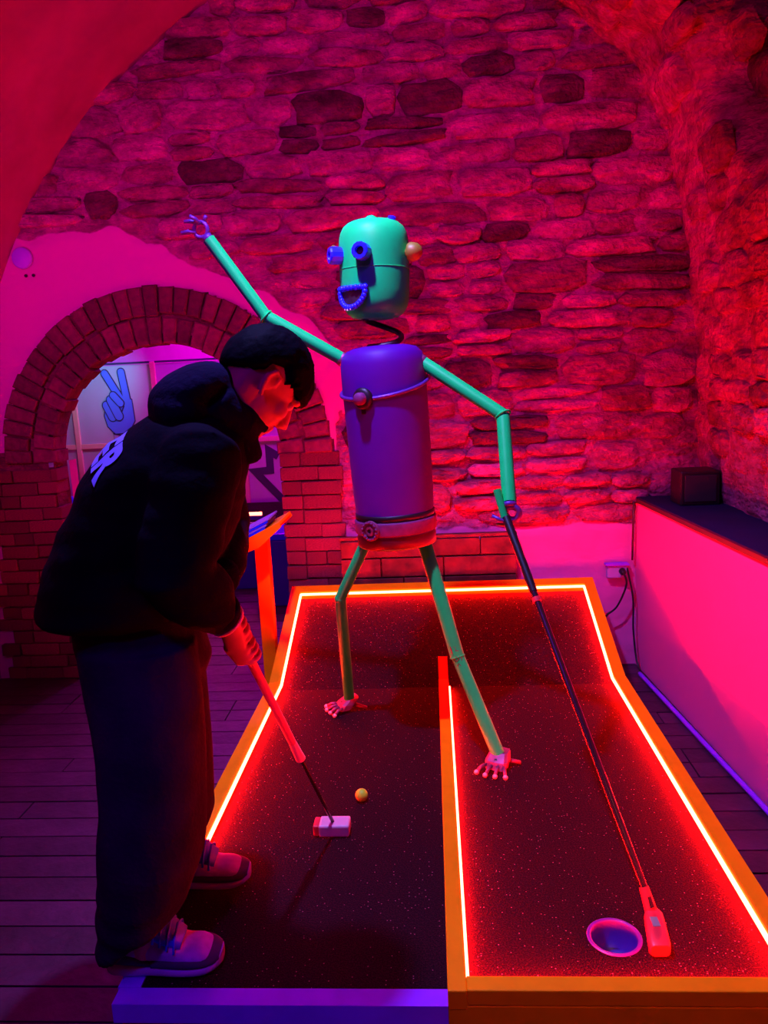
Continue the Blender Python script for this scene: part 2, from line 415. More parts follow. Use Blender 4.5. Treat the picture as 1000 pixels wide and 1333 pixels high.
while z < 3.8:
    h = random.choice((.085, .10, .12, .135, .15, .17)); x = -2.75+random.random()*.3
    while x < 1.5:
        wd = random.uniform(.15, .32)*(1+1.2*random.random()**3)
        cx, cz = x+wd/2, z+h/2+.035*N(x, z, 0, .9)
        ok = under_vault(cx, cz) and not any(is_plaster(cx+dx, cz+dz) for dx in (-wd*.42, 0, wd*.42) for dz in (-h*.4, 0, h*.4)) and not in_arch(cx, cz, ROUT+.04) and cx < 1.32-max(0, cz-2.6)*.45
        if cz < 1.45 and cx-wd/2 < -.535: ok = False
        if ok:
            kind = random.choices((0, 1, 2), (.50, .38, .12))[0]
            pr = random.uniform(-.012, .016)
            parts = [(cx, wd, cz, h)]
            if h > .13 and random.random() < .35: parts = [(cx, wd, cz-h*.26, h*.48), (cx, wd, cz+h*.26, h*.48)]
            for (px_, pw, pz, ph_) in parts:
                put_stone(wall_back, (px_, WY-.004-pr, pz), Matrix(), pw-random.uniform(-.006, .014), .050, ph_-random.uniform(-.010, .008), kind); cnt += 1
        x += wd
    z += h; row += 1
print('stones', cnt)

# arch bricks
def wedge(r0, r1, da, y0, y1, name, m):
    v = []
    ch = .007
    def P(r, a, y): return (r*math.cos(a), y, r*math.sin(a))
    a = da/2
    for (ra, rb, aa, y) in ((r0, r1, a, y1), (r0, r1, a, y0+ch), (r0+ch, r1-ch, a-ch/r1*1.2, y0)):
        v += [P(ra, -aa, y), P(rb, -aa, y), P(rb, aa, y), P(ra, aa, y)]
    f = [(0, 1, 2, 3)]
    for L in (0, 4): f += [(L+i, L+(i+1) % 4, L+4+(i+1) % 4, L+4+i) for i in range(4)]
    f.append((11, 10, 9, 8))
    me = bpy.data.meshes.new(name); me.from_pydata(v, [], f); me.materials.append(m)
    bm = bmesh.new(); bm.from_mesh(me); bmesh.ops.recalc_face_normals(bm, faces=bm.faces[:]); bm.to_mesh(me); bm.free(); return me
for (r0, r1, n, ya, yb) in ((AR, AR+.135, 27, WY-.022, 4.26), (AR+.145, AR+.295, 33, WY-.034, 4.24)):
    da = PI/n; variants = [wedge(r0+dr, r1+dr2, da-.007/r0, ya-WY, yb-WY, 'brick', M['archbrick']) for dr, dr2 in ((0, 0), (.012, -.004), (-.006, .006))]
    for i in range(n):
        o = mesh_obj('brick', random.choice(variants), wall_back, (AX, WY-random.uniform(0, .012), AZ))
        o.rotation_euler = (0, -(i+.5)*da+random.uniform(-.006, .006), 0)
# brick piers
def brick_mesh(seed, m):
    rnd = random.Random(seed)
    v = [(sx*.5+rnd.uniform(-.02, .02), sy*.5, sz*.5+rnd.uniform(-.04, .04)) for sx, sy, sz in ((-1,-1,-1),(1,-1,-1),(1,1,-1),(-1,1,-1),(-1,-1,1),(1,-1,1),(1,1,1),(-1,1,1))]
    bm = bmesh.new(); q = [bm.verts.new(p) for p in v]
    for f in ((0,3,2,1),(4,5,6,7),(0,1,5,4),(1,2,6,5),(2,3,7,6),(3,0,4,7)): bm.faces.new([q[i] for i in f])
    bmesh.ops.bevel(bm, geom=bm.edges[:], offset=.035, segments=1, affect='EDGES')
    me = bpy.data.meshes.new('brick'); bm.to_mesh(me); bm.free(); me.materials.append(m); return me
BR = [brick_mesh(i, M['brick']) for i in range(5)]
def pier(x0, x1, z0, z1, pitch, ragged):
    zc = z0; k = 0
    while zc < z1:
        x = x0; first = True
        end = x1+(random.uniform(-.03, .03) if ragged > 0 else 0); st = x0+(random.uniform(-.07, .05) if ragged < 0 else 0); x = st
        hd = k % 2
        while x < end-.03:
            wd = .115 if (hd and first) else random.choice((.21, .23, .115, .22)); wd = min(wd, end-x); first = False
            zz = zc+pitch/2+.006*N(x, zc, 1, 3)
            if not (zz > AZ and math.hypot(x+wd/2-AX, zz-AZ) < ROUT+.05):
                o = mesh_obj('brick', random.choice(BR), wall_back, (x+wd/2, WY-.028+.07-random.uniform(0, .016), zz))
                o.scale = (wd-.006, .14, pitch-.006)
            x += wd
        zc += pitch; k += 1
pier(AX+AR, -.505, 0, 1.40, .0785, 1)
pier(-2.50, AX-AR, 0, 1.34, .072, -1)

# ------------------------------------------------------------------ right wall, vault and ceiling
RP = [(1.46, .5), (1.42, .95), (1.39, 1.3), (1.36, 1.8), (1.29, 2.35), (1.20, 2.75), (1.03, 3.08), (.62, 3.42), (.2, 3.66)]
def prof_pt(s):
    L = 0
    for a, b in zip(RP, RP[1:]):
        d = math.hypot(b[0]-a[0], b[1]-a[1])
        if s <= L+d or b is RP[-1]:
            t = (s-L)/d; n_ = ((a[1]-b[1])/d, (b[0]-a[0])/d)
            return a[0]+(b[0]-a[0])*t, a[1]+(b[1]-a[1])*t, n_
        L += d
RLEN = sum(math.hypot(b[0]-a[0], b[1]-a[1]) for a, b in zip(RP, RP[1:]))
def sstep(a, b, x): t = min(1, max(0, (x-a)/(b-a))); return t*t*(3-2*t)
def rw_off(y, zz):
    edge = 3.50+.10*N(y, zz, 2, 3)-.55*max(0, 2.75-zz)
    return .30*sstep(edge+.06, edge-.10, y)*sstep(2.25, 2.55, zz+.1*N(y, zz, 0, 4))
def rw(y, s):
    x, zz, n_ = prof_pt(s)
    d = .035*N(y, s, 0, 2.2)+.025*N(y, s, 5, 7)+.010*N(y, s, 8, 22)
    return V((x+n_[0]*d+rw_off(y, zz), y, zz+n_[1]*d+rw_off(y, zz)*.35))
vs, fs = [], []
ny, ns = 120, 100
for i in range(ny+1):
    for k in range(ns+1): vs.append(rw(4.2-i*(4.2+.6)/ny, RLEN*k/ns))
for i in range(ny):
    for k in range(ns): a = i*(ns+1)+k; fs.append((a, a+1, a+ns+2, a+ns+1))
wall_right = struct(obj('wall_right', vs, fs, M['mortar'], smooth=True))
random.seed(5)
s = .52
while s < RLEN-.5:
    h = random.uniform(.10, .2); y = 4.05-random.random()*.1
    while y > 1.9:
        wd = random.uniform(.16, .36)
        x, zz, n_ = prof_pt(s+h/2)
        dark = rw_off(y-wd/2, zz) > .12  # recess gets mostly dark stones: its shade is put into their colour
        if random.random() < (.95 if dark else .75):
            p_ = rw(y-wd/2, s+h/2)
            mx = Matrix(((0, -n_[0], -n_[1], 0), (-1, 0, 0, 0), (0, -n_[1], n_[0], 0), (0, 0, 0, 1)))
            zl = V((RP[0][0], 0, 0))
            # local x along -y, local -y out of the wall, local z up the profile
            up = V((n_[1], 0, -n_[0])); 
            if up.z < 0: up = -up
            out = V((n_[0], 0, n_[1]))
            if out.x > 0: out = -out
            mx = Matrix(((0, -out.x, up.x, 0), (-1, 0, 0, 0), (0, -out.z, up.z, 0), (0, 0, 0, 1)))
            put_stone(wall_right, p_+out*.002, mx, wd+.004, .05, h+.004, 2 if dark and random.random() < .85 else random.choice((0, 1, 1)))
        y -= wd
    s += h

vs, fs = [], []
a0 = math.atan2(3.70-VC.y, .15-VC.x)
prof = [(VC.x-VR, 0), (VC.x-VR, .45)]+[(VC.x+VR*math.cos(PI-(PI-a0)*i/48), VC.y+VR*math.sin(PI-(PI-a0)*i/48)) for i in range(49)]+[(.9, 3.85)]
ny = 60
for i in range(ny+1):
    y = 4.2-i*4.8/ny
    for (x, zz) in prof:
        d = .02*N(x, y, zz, 1.6)+.006*N(x, y, zz, 8)
        l = math.hypot(x-VC.x, zz-VC.y); vs.append((x-(x-VC.x)/l*d, y, zz-(zz-VC.y)/l*d))
m_ = len(prof)
for i in range(ny):
    for k in range(m_-1): a = i*m_+k; fs.append((a, a+1, a+m_+1, a+m_))
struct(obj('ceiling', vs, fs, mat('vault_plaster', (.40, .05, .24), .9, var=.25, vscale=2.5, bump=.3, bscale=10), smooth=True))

# low wall with a dark board on top
low = MB()
LW = [(1.075, 4.16), (1.20, 2.60), (1.30, 1.2), (1.36, .2)]
def low_z(y): return .925 if y > 4 else .925
poly = LW+[(1.62, .2), (1.62, 4.16)]
low.prism(poly, 'z', 0, .915)
wall_low = struct(low.build('wall_low_right', M['whitewall']))
tb = MB(); tb.prism([(x-.012, y) for x, y in LW]+[(1.60, .2), (1.60, 4.15)], 'z', .935, .945)
tb.build('ledge_top', M['ledge'], wall_low)
tb = MB(); tb.prism([(x-.010, y) for x, y in LW]+[(1.58, .2), (1.58, 4.15)], 'z', .913, .936)
tb.build('ledge_edge', M['ledge_edge'], wall_low)

# ------------------------------------------------------------------ floor
fl = MB(); fl.box((-4.6, -.6, -.08), (1.7, 7.4, -.018))
floor = struct(fl.build('floor', M['floor']))
PLM = {}
def plank_mesh(L, W):
    key = (L, W)
    if key not in PLM:
        b = MB(); b.box((-L/2, -W/2, -.02), (L/2, W/2, 0)); me = bpy.data.meshes.new('plank')
        me.from_pydata([tuple(v) for v in b.v], [], b.f); me.materials.append(M['plank']); PLM[key] = me
    return PLM[key]
random.seed(3)
y = .75
while y < 4.08:
    x = -2.58-random.choice((0, .3, .6, .9))
    while x < 1.25:
        L = random.choice((.9, 1.2, 1.5))
        hid = x > -.75 and x+L < .75 and 1.6 < y < 3.9
        if x+L > -2.56 and not hid and not (y < 1.5 and x > -.4):
            o = mesh_obj('plank', plank_mesh(round(L-.006, 3), .113), floor, (x+L/2, y+.06, random.uniform(-.003, 0)))
            o.rotation_euler = (random.uniform(-.006, .006), 0, 0)
        x += L
    y += .12
y = 4.1
while y < 7.2:
    x = -4.2-random.choice((0, .5, 1.))
    while x < .4:
        L = 1.5
        if x+L > -2.9: mesh_obj('plank', plank_mesh(1.494, .150), floor, (x+L/2, y+.08, random.uniform(-.003, 0)))
        x += L
    y += .16

# ------------------------------------------------------------------ room beyond the arch
struct(MB().box((-4.6, 7.32, 0), (1.2, 7.42, 2.75)).build('wall_far', M['farwall']))
struct(MB().box((-4.7, 4.6, 0), (-4.6, 7.4, 2.75)).build('wall_far_left', M['farwall']))
struct(MB().box((1.1, 4.6, 0), (1.2, 7.4, 2.75)).build('wall_far_right', M['farwall']))
struct(MB().box((-4.7, 4.3, 2.75), (1.3, 7.4, 2.85)).build('ceiling', M['farwall']))

PY = 7.2
scr = empty('lattice_screen', (-2.6, PY, 0), 'pale panelled lattice screen painted with a hand, seen through the arch', 'screen')
VX = [-4.18, -3.395, -2.60, -1.79, -.98]; HZ = [.36, 1.10, 1.87]
for i in range(4):
    for k in range(2):
        MB().box((VX[i]+.022, PY+.012, HZ[k]+.022), (VX[i+1]-.022, PY+.022, HZ[k+1]-.022)).build('panel', M['pane'], scr)
for x in VX: MB().box((x-.024, PY-.012, 0), (x+.024, PY+.024, 1.87), .004).build('upright', M['muntin'], scr)
for i in range(4): MB().box((VX[i]+.024, PY-.004, 1.858), (VX[i+1]-.024, PY+.022, 1.876)).build('top_rail', M['mural_dark'], scr)
for z_ in HZ[:2]:
    for i in range(4): MB().box((VX[i]+.024, PY-.008, z_-.024), (VX[i+1]-.024, PY+.022, z_+.024), .004).build('crossbar', M['muntin'], scr)
# painted hand making a V sign
def cap2(p, q, r, n=8):
    (x0, z0), (x1, z1) = p, q; a = math.atan2(z1-z0, x1-x0); out = []
    for i in range(n+1): t = a-PI/2+PI*i/n; out.append((x1+r*math.cos(t), z1+r*math.sin(t)))
    for i in range(n+1): t = a+PI/2+PI*i/n; out.append((x0+r*math.cos(t), z0+r*math.sin(t)))
    return out
def pxw(cx, cy):     # painting layout: crop units to wall metres
    return (-2.985+(cx-440)*.00142, 1.455-(cy-470)*.00142)
hand = []
hand.append([('c', (380, 235), (470, 400), 24)]); hand.append([('c', (492, 235), (512, 420), 25)])
palm = [(400, 385), (470, 385), (545, 420), (552, 560), (520, 610), (470, 640), (410, 640), (365, 590), (350, 520), (375, 420)]
lay = 0
def flat(polys, name, m, y0, y1):
    b = MB()
    for pl_ in polys: b.prism(pl_, 'y', y0, y1)
    return b.build(name, m, scr)
S_ = .00142
def sh(c, r): return cap2(pxw(*c[0]), pxw(*c[1]), r*S_)
def grow(pl_, g):
    cx = sum(p[0] for p in pl_)/len(pl_); cz = sum(p[1] for p in pl_)/len(pl_)
    return [(p[0]+(p[0]-cx)/math.hypot(p[0]-cx, p[1]-cz)*g, p[1]+(p[1]-cz)/math.hypot(p[0]-cx, p[1]-cz)*g) for p in pl_]
F1, F2 = ((380, 240), (470, 410)), ((492, 235), (515, 430))
pw = [pxw(*p) for p in palm]
sleeve = [pxw(*p) for p in ((400, 640), (470, 660), (455, 760), (400, 730))]
Y0 = PY+.012
for j, pl_ in enumerate((sh(F1, 29), sh(F2, 29), grow(pw, .010), grow(sleeve, .008))): flat([pl_], 'painted_outline', M['mural_dark'], Y0, Y0-.0030-.0003*j)
for j, (pl_, nm) in enumerate(((sh(F1, 22), 'painted_finger'), (sh(F2, 22), 'painted_finger'), (pw, 'painted_hand'))): flat([pl_], nm, M['mural_blue'], Y0-.001, Y0-.0058-.0004*j)
flat([sleeve], 'painted_sleeve', mat('mural_lilac', (.45, .3, .75), .6), Y0-.001, Y0-.0065)
fold = [((372, 450), (405, 530), 26), ((405, 415), (450, 525), 27), ((425, 385), (470, 440), 22)]
for j, (a, b, r) in enumerate(fold):
    flat([sh((a, b), r+6)], 'painted_outline', M['mural_dark'], Y0-.005, Y0-.009-.003*j)
    flat([sh((a, b), r)], 'painted_finger', M['mural_blue'], Y0-.006, Y0-.011-.003*j)
flat([sh(((455, 450), (490, 460)), 4), sh(((490, 460), (465, 510)), 4)], 'painted_outline', M['mural_dark'], Y0-.005, Y0-.009)
flat([sh(((400, 640), (470, 660)), 4)], 'painted_outline', M['mural_dark'], Y0-.005, Y0-.009)
# dark angular outline on the right-hand panel
st = [(-1.47, .93), (-1.555, .985), (-1.555, .80), (-1.70, .79), (-1.42, .47)]
def stroke(pts, wdt):
    L_, R_ = [], []
    P2 = [V((p[0], p[1], 0)) for p in pts]
    for i_, p in enumerate(P2):
        d0 = (p-P2[i_-1]).normalized() if i_ else (P2[1]-p).normalized(); d1 = (P2[i_+1]-p).normalized() if i_ < len(P2)-1 else d0
        n0, n1 = V((-d0.y, d0.x, 0)), V((-d1.y, d1.x, 0)); b_ = (n0+n1).normalized(); k_ = min(2.2, 1/max(.3, b_.dot(n0)))
        L_.append(p+b_*wdt*k_); R_.append(p-b_*wdt*k_)
    return L_, R_
L_, R_ = stroke(st, .036); sb_ = MB()
for i_ in range(len(st)-1):
    q_ = [L_[i_], L_[i_+1], R_[i_+1], R_[i_]]
    n_ = len(sb_.v); sb_.v += [V((p.x, Y0-.004, p.y)) for p in q_]; sb_.f.append((n_, n_+1, n_+2, n_+3))
bm_ = bmesh.new(); vv_ = [bm_.verts.new(p) for p in sb_.v]
for f_ in sb_.f: bm_.faces.new([vv_[k] for k in f_])
bmesh.ops.remove_doubles(bm_, verts=bm_.verts[:], dist=.0001); r_ = bmesh.ops.extrude_face_region(bm_, geom=bm_.faces[:])
for g_ in r_['geom']:
    if isinstance(g_, bmesh.types.BMVert): g_.co.y += .004
bmesh.ops.recalc_face_normals(bm_, faces=bm_.faces[:])
MB().bm(bm_).build('painted_star_outline', M['mural_dark'], scr)
flat([[(-3.36, .62), (-3.02, .92), (-2.98, .84), (-3.08, .45), (-3.3, .45)]], 'painted_red_shape', mat('mural_red', (.5, .03, .08), .6), Y0, Y0-.004)

# second golf lane in the far room, with its red light strip
far = empty('minigolf_lane', (-2.1, 6.2, 0), 'dark golf lane with a short red light strip beyond the arch', 'golf lane')
MB().box((-3.05, 5.9, 0), (-1.15, 6.9, .54), .01).build('lane_body', M['navy'], far)
MB().box((-3.0, 5.95, .54), (-1.2, 6.85, .55)).build('felt', M['felt'], far)
MB().box((-3.05, 5.97, .54), (-1.38, 6.00, .585)).build('border', M['navy'], far)
MB().box((-3.0, 5.965, .588), (-1.385, 5.99, .612), .004).build('led_strip', M['led_far'], far)
bb = empty('lidded_bin', (-2.83, 5.72, 0), 'small black round bin with a blue lid beyond the arch, at far left', 'bin')
MB().lathe((-2.83, 5.72, 0), (0, 0, 1), [(0, 0), (.10, 0), (.13, .55), (.13, .72), (.12, .76), (0, .76)], 20).build('body', M['black'], bb, True)
MB().lathe((-2.83, 5.72, .76), (0, 0, 1), [(0, 0), (.14, 0), (.145, .02), (.11, .06), (0, .08)], 20).build('lid', M['blue'], bb, True)
bx = empty('blue_crate', (-1.12, 5.5, 0), 'small blue crate on the far floor beside the right jamb', 'crate')
MB().box((-1.33, 5.4, 0), (-.98, 5.75, .50), .012).build('body', M['navy'], bx)
MB().box((-1.345, 5.385, .50), (-.965, 5.765, .55), .008).build('rim', M['blue'], bx)

# ------------------------------------------------------------------ golf lane
T = .25
lane = empty('minigolf_lane', (0, 2.5, 0), 'black felt golf lane with orange borders and glowing red edge strips', 'golf lane')
XL, XR, YF, YB, YE, ZE = -.735, .762, 1.545, 3.275, 3.92, .490
HX, HY, HR = .404, 1.715, .060
mb = MB()
def quad(x0, y0, x1, y1): mb.add([(x0, y0, T), (x1, y0, T), (x1, y1, T), (x0, y1, T)], [(0, 1, 2, 3)])
sq = .09
quad(XL, YF, HX-sq, YB); quad(HX+sq, YF, XR, YB); quad(HX-sq, YF, HX+sq, HY-sq); quad(HX-sq, HY+sq, HX+sq, YB)
n = 40; v = []; f = []
for k in range(n):
    t = 2*PI*k/n; c, s_ = math.cos(t), math.sin(t); m_ = max(abs(c), abs(s_))
    v += [(HX+c*HR, HY+s_*HR, T), (HX+c/m_*sq, HY+s_/m_*sq, T)]
for k in range(n): a, b = 2*k, 2*((k+1) % n); f.append((a, a+1, b+1, b))
mb.add(v, f)
mb.build('felt', M['felt'], lane)
MB().prism([(YB, T), (YE, ZE), (YE, ZE-.03), (YB, T-.03)], 'x', XL, XR).build('felt_ramp', M['felt'], lane)
# wooden carcass under the felt
MB().box((XL-.03, 1.56, 0), (HX-.09, YB, T-.012)).build('base_box', M['orange'], lane)
MB().box((HX+.09, 1.56, 0), (XR+.03, YB, T-.012)).build('base_box', M['orange'], lane)
MB().box((HX-.09, HY+.09, 0), (HX+.09, YB, T-.012)).build('base_box', M['orange'], lane)
MB().prism([(YB, 0), (YE+.02, 0), (YE+.02, ZE-.03), (YB, T-.03)], 'x', XL-.02, XR+.02).build('ramp_box', M['orange'], lane)
BH, BW = .040, .050
MB().box((XR, 1.502, 0), (XR+BW, YB+.004, T+BH), .003).build('border', M['orange'], lane)
MB().box((XL-BW, 2.06, 0), (XL, YB+.004, T+BH), .003).build('border', M['orange'], lane)
for x0, x1 in ((XL-BW, XL), (XR, XR+BW)):
    MB().prism([(YB, 0), (YE+BW, 0), (YE+BW, ZE+.018+BH), (YB, T+BH)], 'x', x0, x1).build('border', M['orange'], lane)
MB().prism([(YE, ZE-.02), (YE, ZE+BH), (YE+BW, ZE+BH+.018), (YE+BW, 0), (YE+.03, 0)], 'x', XL, XR).build('border', M['orange'], lane)
MB().box((.031, 1.502, T+.0), (XR, 1.545, T+BH), .003).build('border', M['orange'], lane)
MB().box((-.012, 1.500, T-.01), (.031, YB, T+BH), .003).build('divider', M['orange'], lane)
MB().prism([(YB, T-.005), (YB+.16, T+.05), (YB+.16, T+.085), (YB, T+BH)], 'x', -.012, .031).build('divider_end', M['orange'], lane)
MB().box((-.012, 1.502, .165), (XR, 1.53, T-.002), .002).build('front_rail', M['orange'], lane)
MB().box((-.012, 1.506, 0), (XR, 1.53, .162), .002).build('front_panel', M['orange'], lane)
# start plate trim: purple angle along the front and left of the tee area
MB().prism([(1.496, T+.004), (1.545, T+.004), (1.545, T-.004), (1.504, T-.004), (1.504, T-.045), (1.496, T-.045)], 'x', -.785, -.012).build('tee_trim', M['purple'], lane)
MB().prism([(-.790, T+.004), (-.735, T+.004), (-.735, T-.004), (-.782, T-.004), (-.782, T-.045), (-.790, T-.045)], 'y', 1.5455, 2.06).build('tee_trim', M['purple'], lane)
MB().box((-.775, 1.515, 0), (-.012, 1.535, T-.046), .002).build('front_panel', M['orange'], lane)
# glowing strips
def strip(a, b, name='led_strip'):
    return MB().tube([a, b], .0065, 8).build(name, M['led'], lane)
LZ = T+.024
strip((XL+.005, 2.08, LZ), (XL+.005, YB, LZ)); strip((XR-.005, 1.56, LZ), (XR-.005, YB, LZ))
strip((XL+.005, YB, LZ), (XL+.005, YE-.006, ZE+.026)); strip((XR-.005, YB, LZ), (XR-.005, YE-.006, ZE+.026))
strip((XL+.005, YE-.006, ZE+.026), (XR-.005, YE-.006, ZE+.026))
MB().tube([(.0345, 1.56, T+.013), (.0345, YB-.03, T+.013)], .0045, 8).build('led_strip', M['led'], lane); strip((.04, 1.551, T+.018), (XR-.01, 1.551, T+.018))
# cup
MB().lathe((HX, HY, T), (0, 0, 1), [(0, -.075), (HR-.004, -.075), (HR-.004, -.002), (HR-.002, .003), (HR+.004, .004), (HR+.007, .0012)], 40).build('cup', mat('cup_plastic', (.10, .01, .34), .35), lane, True)

# ------------------------------------------------------------------ robot
rob = empty('robot_sculpture', (-.12, 2.82, T), 'robot sculpture of gas cylinders, green head and limbs, purple body, holding a club', 'sculpture')
top, bot = V((-.172, 2.82, 1.752)), V((-.146, 2.82, 1.028))
ax = (top-bot).normalized(); TH = (top-bot).length
ydir = V((-math.sin(R(31)), -math.cos(R(31)), 0))          # where the body faces
prof = [(0, .030), (.118, .030), (.128, .012), (.136, .0), (.142, .004), (.144, .035), (.144, .105), (.149, .20), (.152, .45), (.154, .60), (.153, .66), (.145, .692), (.125, .712), (.09, .722), (.04, TH), (0, TH)]
body = MB().lathe(bot, ax, prof, 48).build('torso', M['tank'], rob, True)
def on(c, a_, r, h, yaw, extra=0):
    d = V((-math.sin(R(yaw)), -math.cos(R(yaw)), 0)); d = (d-a_*d.dot(a_)).normalized()
    return c+a_*h+d*(r+extra), d
# chest ring with knob
ringax = (ax+V((.10, .12, 0))*.35+V((.0, 0, 0))).normalized()
MB().torus(bot+ax*.580, (ax+V((-.11, -.22, 0))).normalized(), .1605, .007, 48, 8).build('chest_ring', M['violetmetal'], body, True)
p_, d_ = on(bot, ax, .152, .545, 26)
MB().lathe(p_, d_, [(.036, 0), (.038, .012), (.030, .020), (0, .020)], 20).build('knob_plate', M['black'], body, True)
MB().lathe(p_+d_*.018, d_, [(.022, 0), (.022, .018), (.017, .026), (0, .026)], 18).build('knob', M['mauve'], body, True)
MB().box(tuple(p_+V((-.012, -.002, -.055))), tuple(p_+V((.02, .02, -.02))), .003).build('knob_bracket', M['black'], body)
# belt with gear badge
MB().lathe(bot, ax, [(.1445, .048), (.1515, .050), (.1525, .054), (.1525, .092), (.1515, .098), (.1445, .100)], 48).build('belt', M['mauve'], body, True)
MB().lathe(bot, ax, [(.1445, .102), (.148, .103), (.148, .122), (.1445, .124)], 48).build('belt_black_band', M['black'], body, True)  # plain black band just above the belt
MB().lathe(bot, ax, [(.1435, .0), (.1475, .004), (.1475, .034), (.1445, .044)], 48).build('base_skirt', M['darkred'], body, True)
MB().torus(bot+ax*.002, ax, .143, .005, 48, 6).build('base_rim', M['brass'], body, True)
p_, d_ = on(bot, ax, .151, .074, 33)
MB().lathe(p_, d_, [(.037, 0), (.037, .010), (.028, .013), (.026, .006), (.018, .006), (.016, .014), (.009, .014), (.008, .004), (0, .004)], 24).build('badge', M['steel'], body)
u_ = ax; w_ = d_.cross(ax).normalized(); gm = MB()
for k in range(14):
    t = 2*PI*k/14; gm.ellipsoid(p_+d_*.013+(u_*math.cos(t)+w_*math.sin(t))*.031, (u_*.005, w_*.005, d_*.005), 6, 4)
gm.build('badge_studs', M['mauve'], body, True)
# neck spring
sp = []
ca, cb = top+V((.0, 0, -.004)), V((-.183, 2.82, 1.848))
for i in range(61):
    t = i/60; a = R(200)+t*2*PI*1.05; c = ca.lerp(cb, sstep(.12, .95, t)); r = .062
    sp.append(c+V((math.cos(a)*r+.016, math.sin(a)*r*.9, 0)))
MB().tube(sp, .0100, 10).build('neck_spring', M['black'], rob, True)
# head
hb, ht = V((-.186, 2.82, 1.842)), V((-.180, 2.82, 2.185))
ha = (ht-hb).normalized()
prof = [(0, 0), (.05, .001), (.080, .007), (.100, .021), (.113, .042), (.1195, .066), (.122, .10), (.1232, .14), (.1238, .18), (.1240, .22), (.1236, .25), (.1215, .275), (.116, .297), (.106, .315), (.090, .328), (.068, .336), (.045, .340), (.020, .343), (0, .343)]
head = MB().lathe(hb, ha, prof, 48).build('head', M['green'], rob, True)
MB().torus(hb+ha*.172, ha, .1232, .0022, 48, 6).build('weld_seam', M['green'], head, True)
tm = MB()
for a_, r_, s_ in ((20, .052, .022), (150, .05, .026), (265, .045, .022), (60, .02, .03)):
    tm.ellipsoid(hb+ha*.331+V((math.cos(R(a_))*r_, math.sin(R(a_))*r_, 0)), (V((s_, 0, 0)), V((0, s_, 0)), V((0, 0, .017))), 12, 8)
tm.build('cap_lugs', M['green'], head, True)
MB().lathe(hb+ha*.325+V((.065, -.03, 0)), (.3, -.1, 1), [(.014, 0), (.014, .016), (.008, .02), (0, .02)], 12).build('cap_nut', M['blue'], head)
for yaw in (67, 13.5):
    p_, d_ = on(hb, ha, .123, .217, yaw)
    e_ = MB().lathe(p_-d_*.008, d_, [(.030, 0), (.030, .044), (.0265, .050), (.016, .050), (.0145, .044), (.0145, .030), (0, .030)], 12).build('eye', M['blue'], head)
    MB().lathe(p_+d_*.0225, d_, [(.0135, 0), (.0135, .003), (0, .003)], 14).build('pupil', M['black'], e_)
# mouth
def mouth_pt(x, z_, off):
    yaw = 39-x/.123*57.3
    return on(hb, ha, .123, .085+z_, yaw, off)[0]
outl = [(-.060+.120*i/7, .018) for i in range(8)]+[(.060-.060*(1-math.cos(t)), .018-.066*math.sin(t)**.9) for t in [PI/16*k for k in range(1, 16)]]
mm = MB()
for (x, z_) in outl: c = mouth_pt(x, z_, .006); mm.ellipsoid(c, (V((.0105, 0, 0)), V((0, .0105, 0)), V((0, 0, .0105))), 8, 6)
mm.tube([mouth_pt(x, z_, .004) for x, z_ in outl], .0085, 8, closed=True)
mouth = mm.build('mouth', M['blue'], head, True)
inner = [(x*.86, .018+(z_-.018)*.86-.003) for x, z_ in outl]; cm = (0, .015)
im = MB(); ctr = mouth_pt(0, -.01, .0035)
im.add([ctr]+[mouth_pt(x, z_, .002) for x, z_ in inner], [(0, i+1, (i+1) % len(inner)+1) for i in range(len(inner))])
im.build('mouth_hollow', mat('dark_maroon', (.03, .004, .012), .6), mouth)
tt = MB()
for x, z_ in ((-.02, -.056), (-.008, -.058), (.006, -.056)): tt.tube([mouth_pt(x, z_+.012, .010), mouth_pt(x, z_, .012)], .0025, 6)
tt.build('teeth', M['white'], mouth)
# ears
p_, d_ = on(hb, ha, .121, .220, -68)
MB().lathe(p_, d_, [(.012, -.004), (.012, .012), (.030, .014), (.033, .024), (.028, .045), (.016, .058), (0, .062)], 20).build('ear', M['brass'], head, True)
p_, d_ = on(hb, ha, .121, .235, 112)
MB().lathe(p_, d_, [(.010, -.004), (.011, .014), (.018, .026), (.034, .036), (.036, .038), (.030, .037), (0, .020)], 20).build('ear', M['brass'], head, True)

def limb(name, pts, r=.0235, m='green', joint=True):
    o = MB().tube(pts, r, 16).build(name, M[m], rob); smooth_by_angle(o, 50); return o
def lerp(a, b, t): return V(a).lerp(V(b), t)
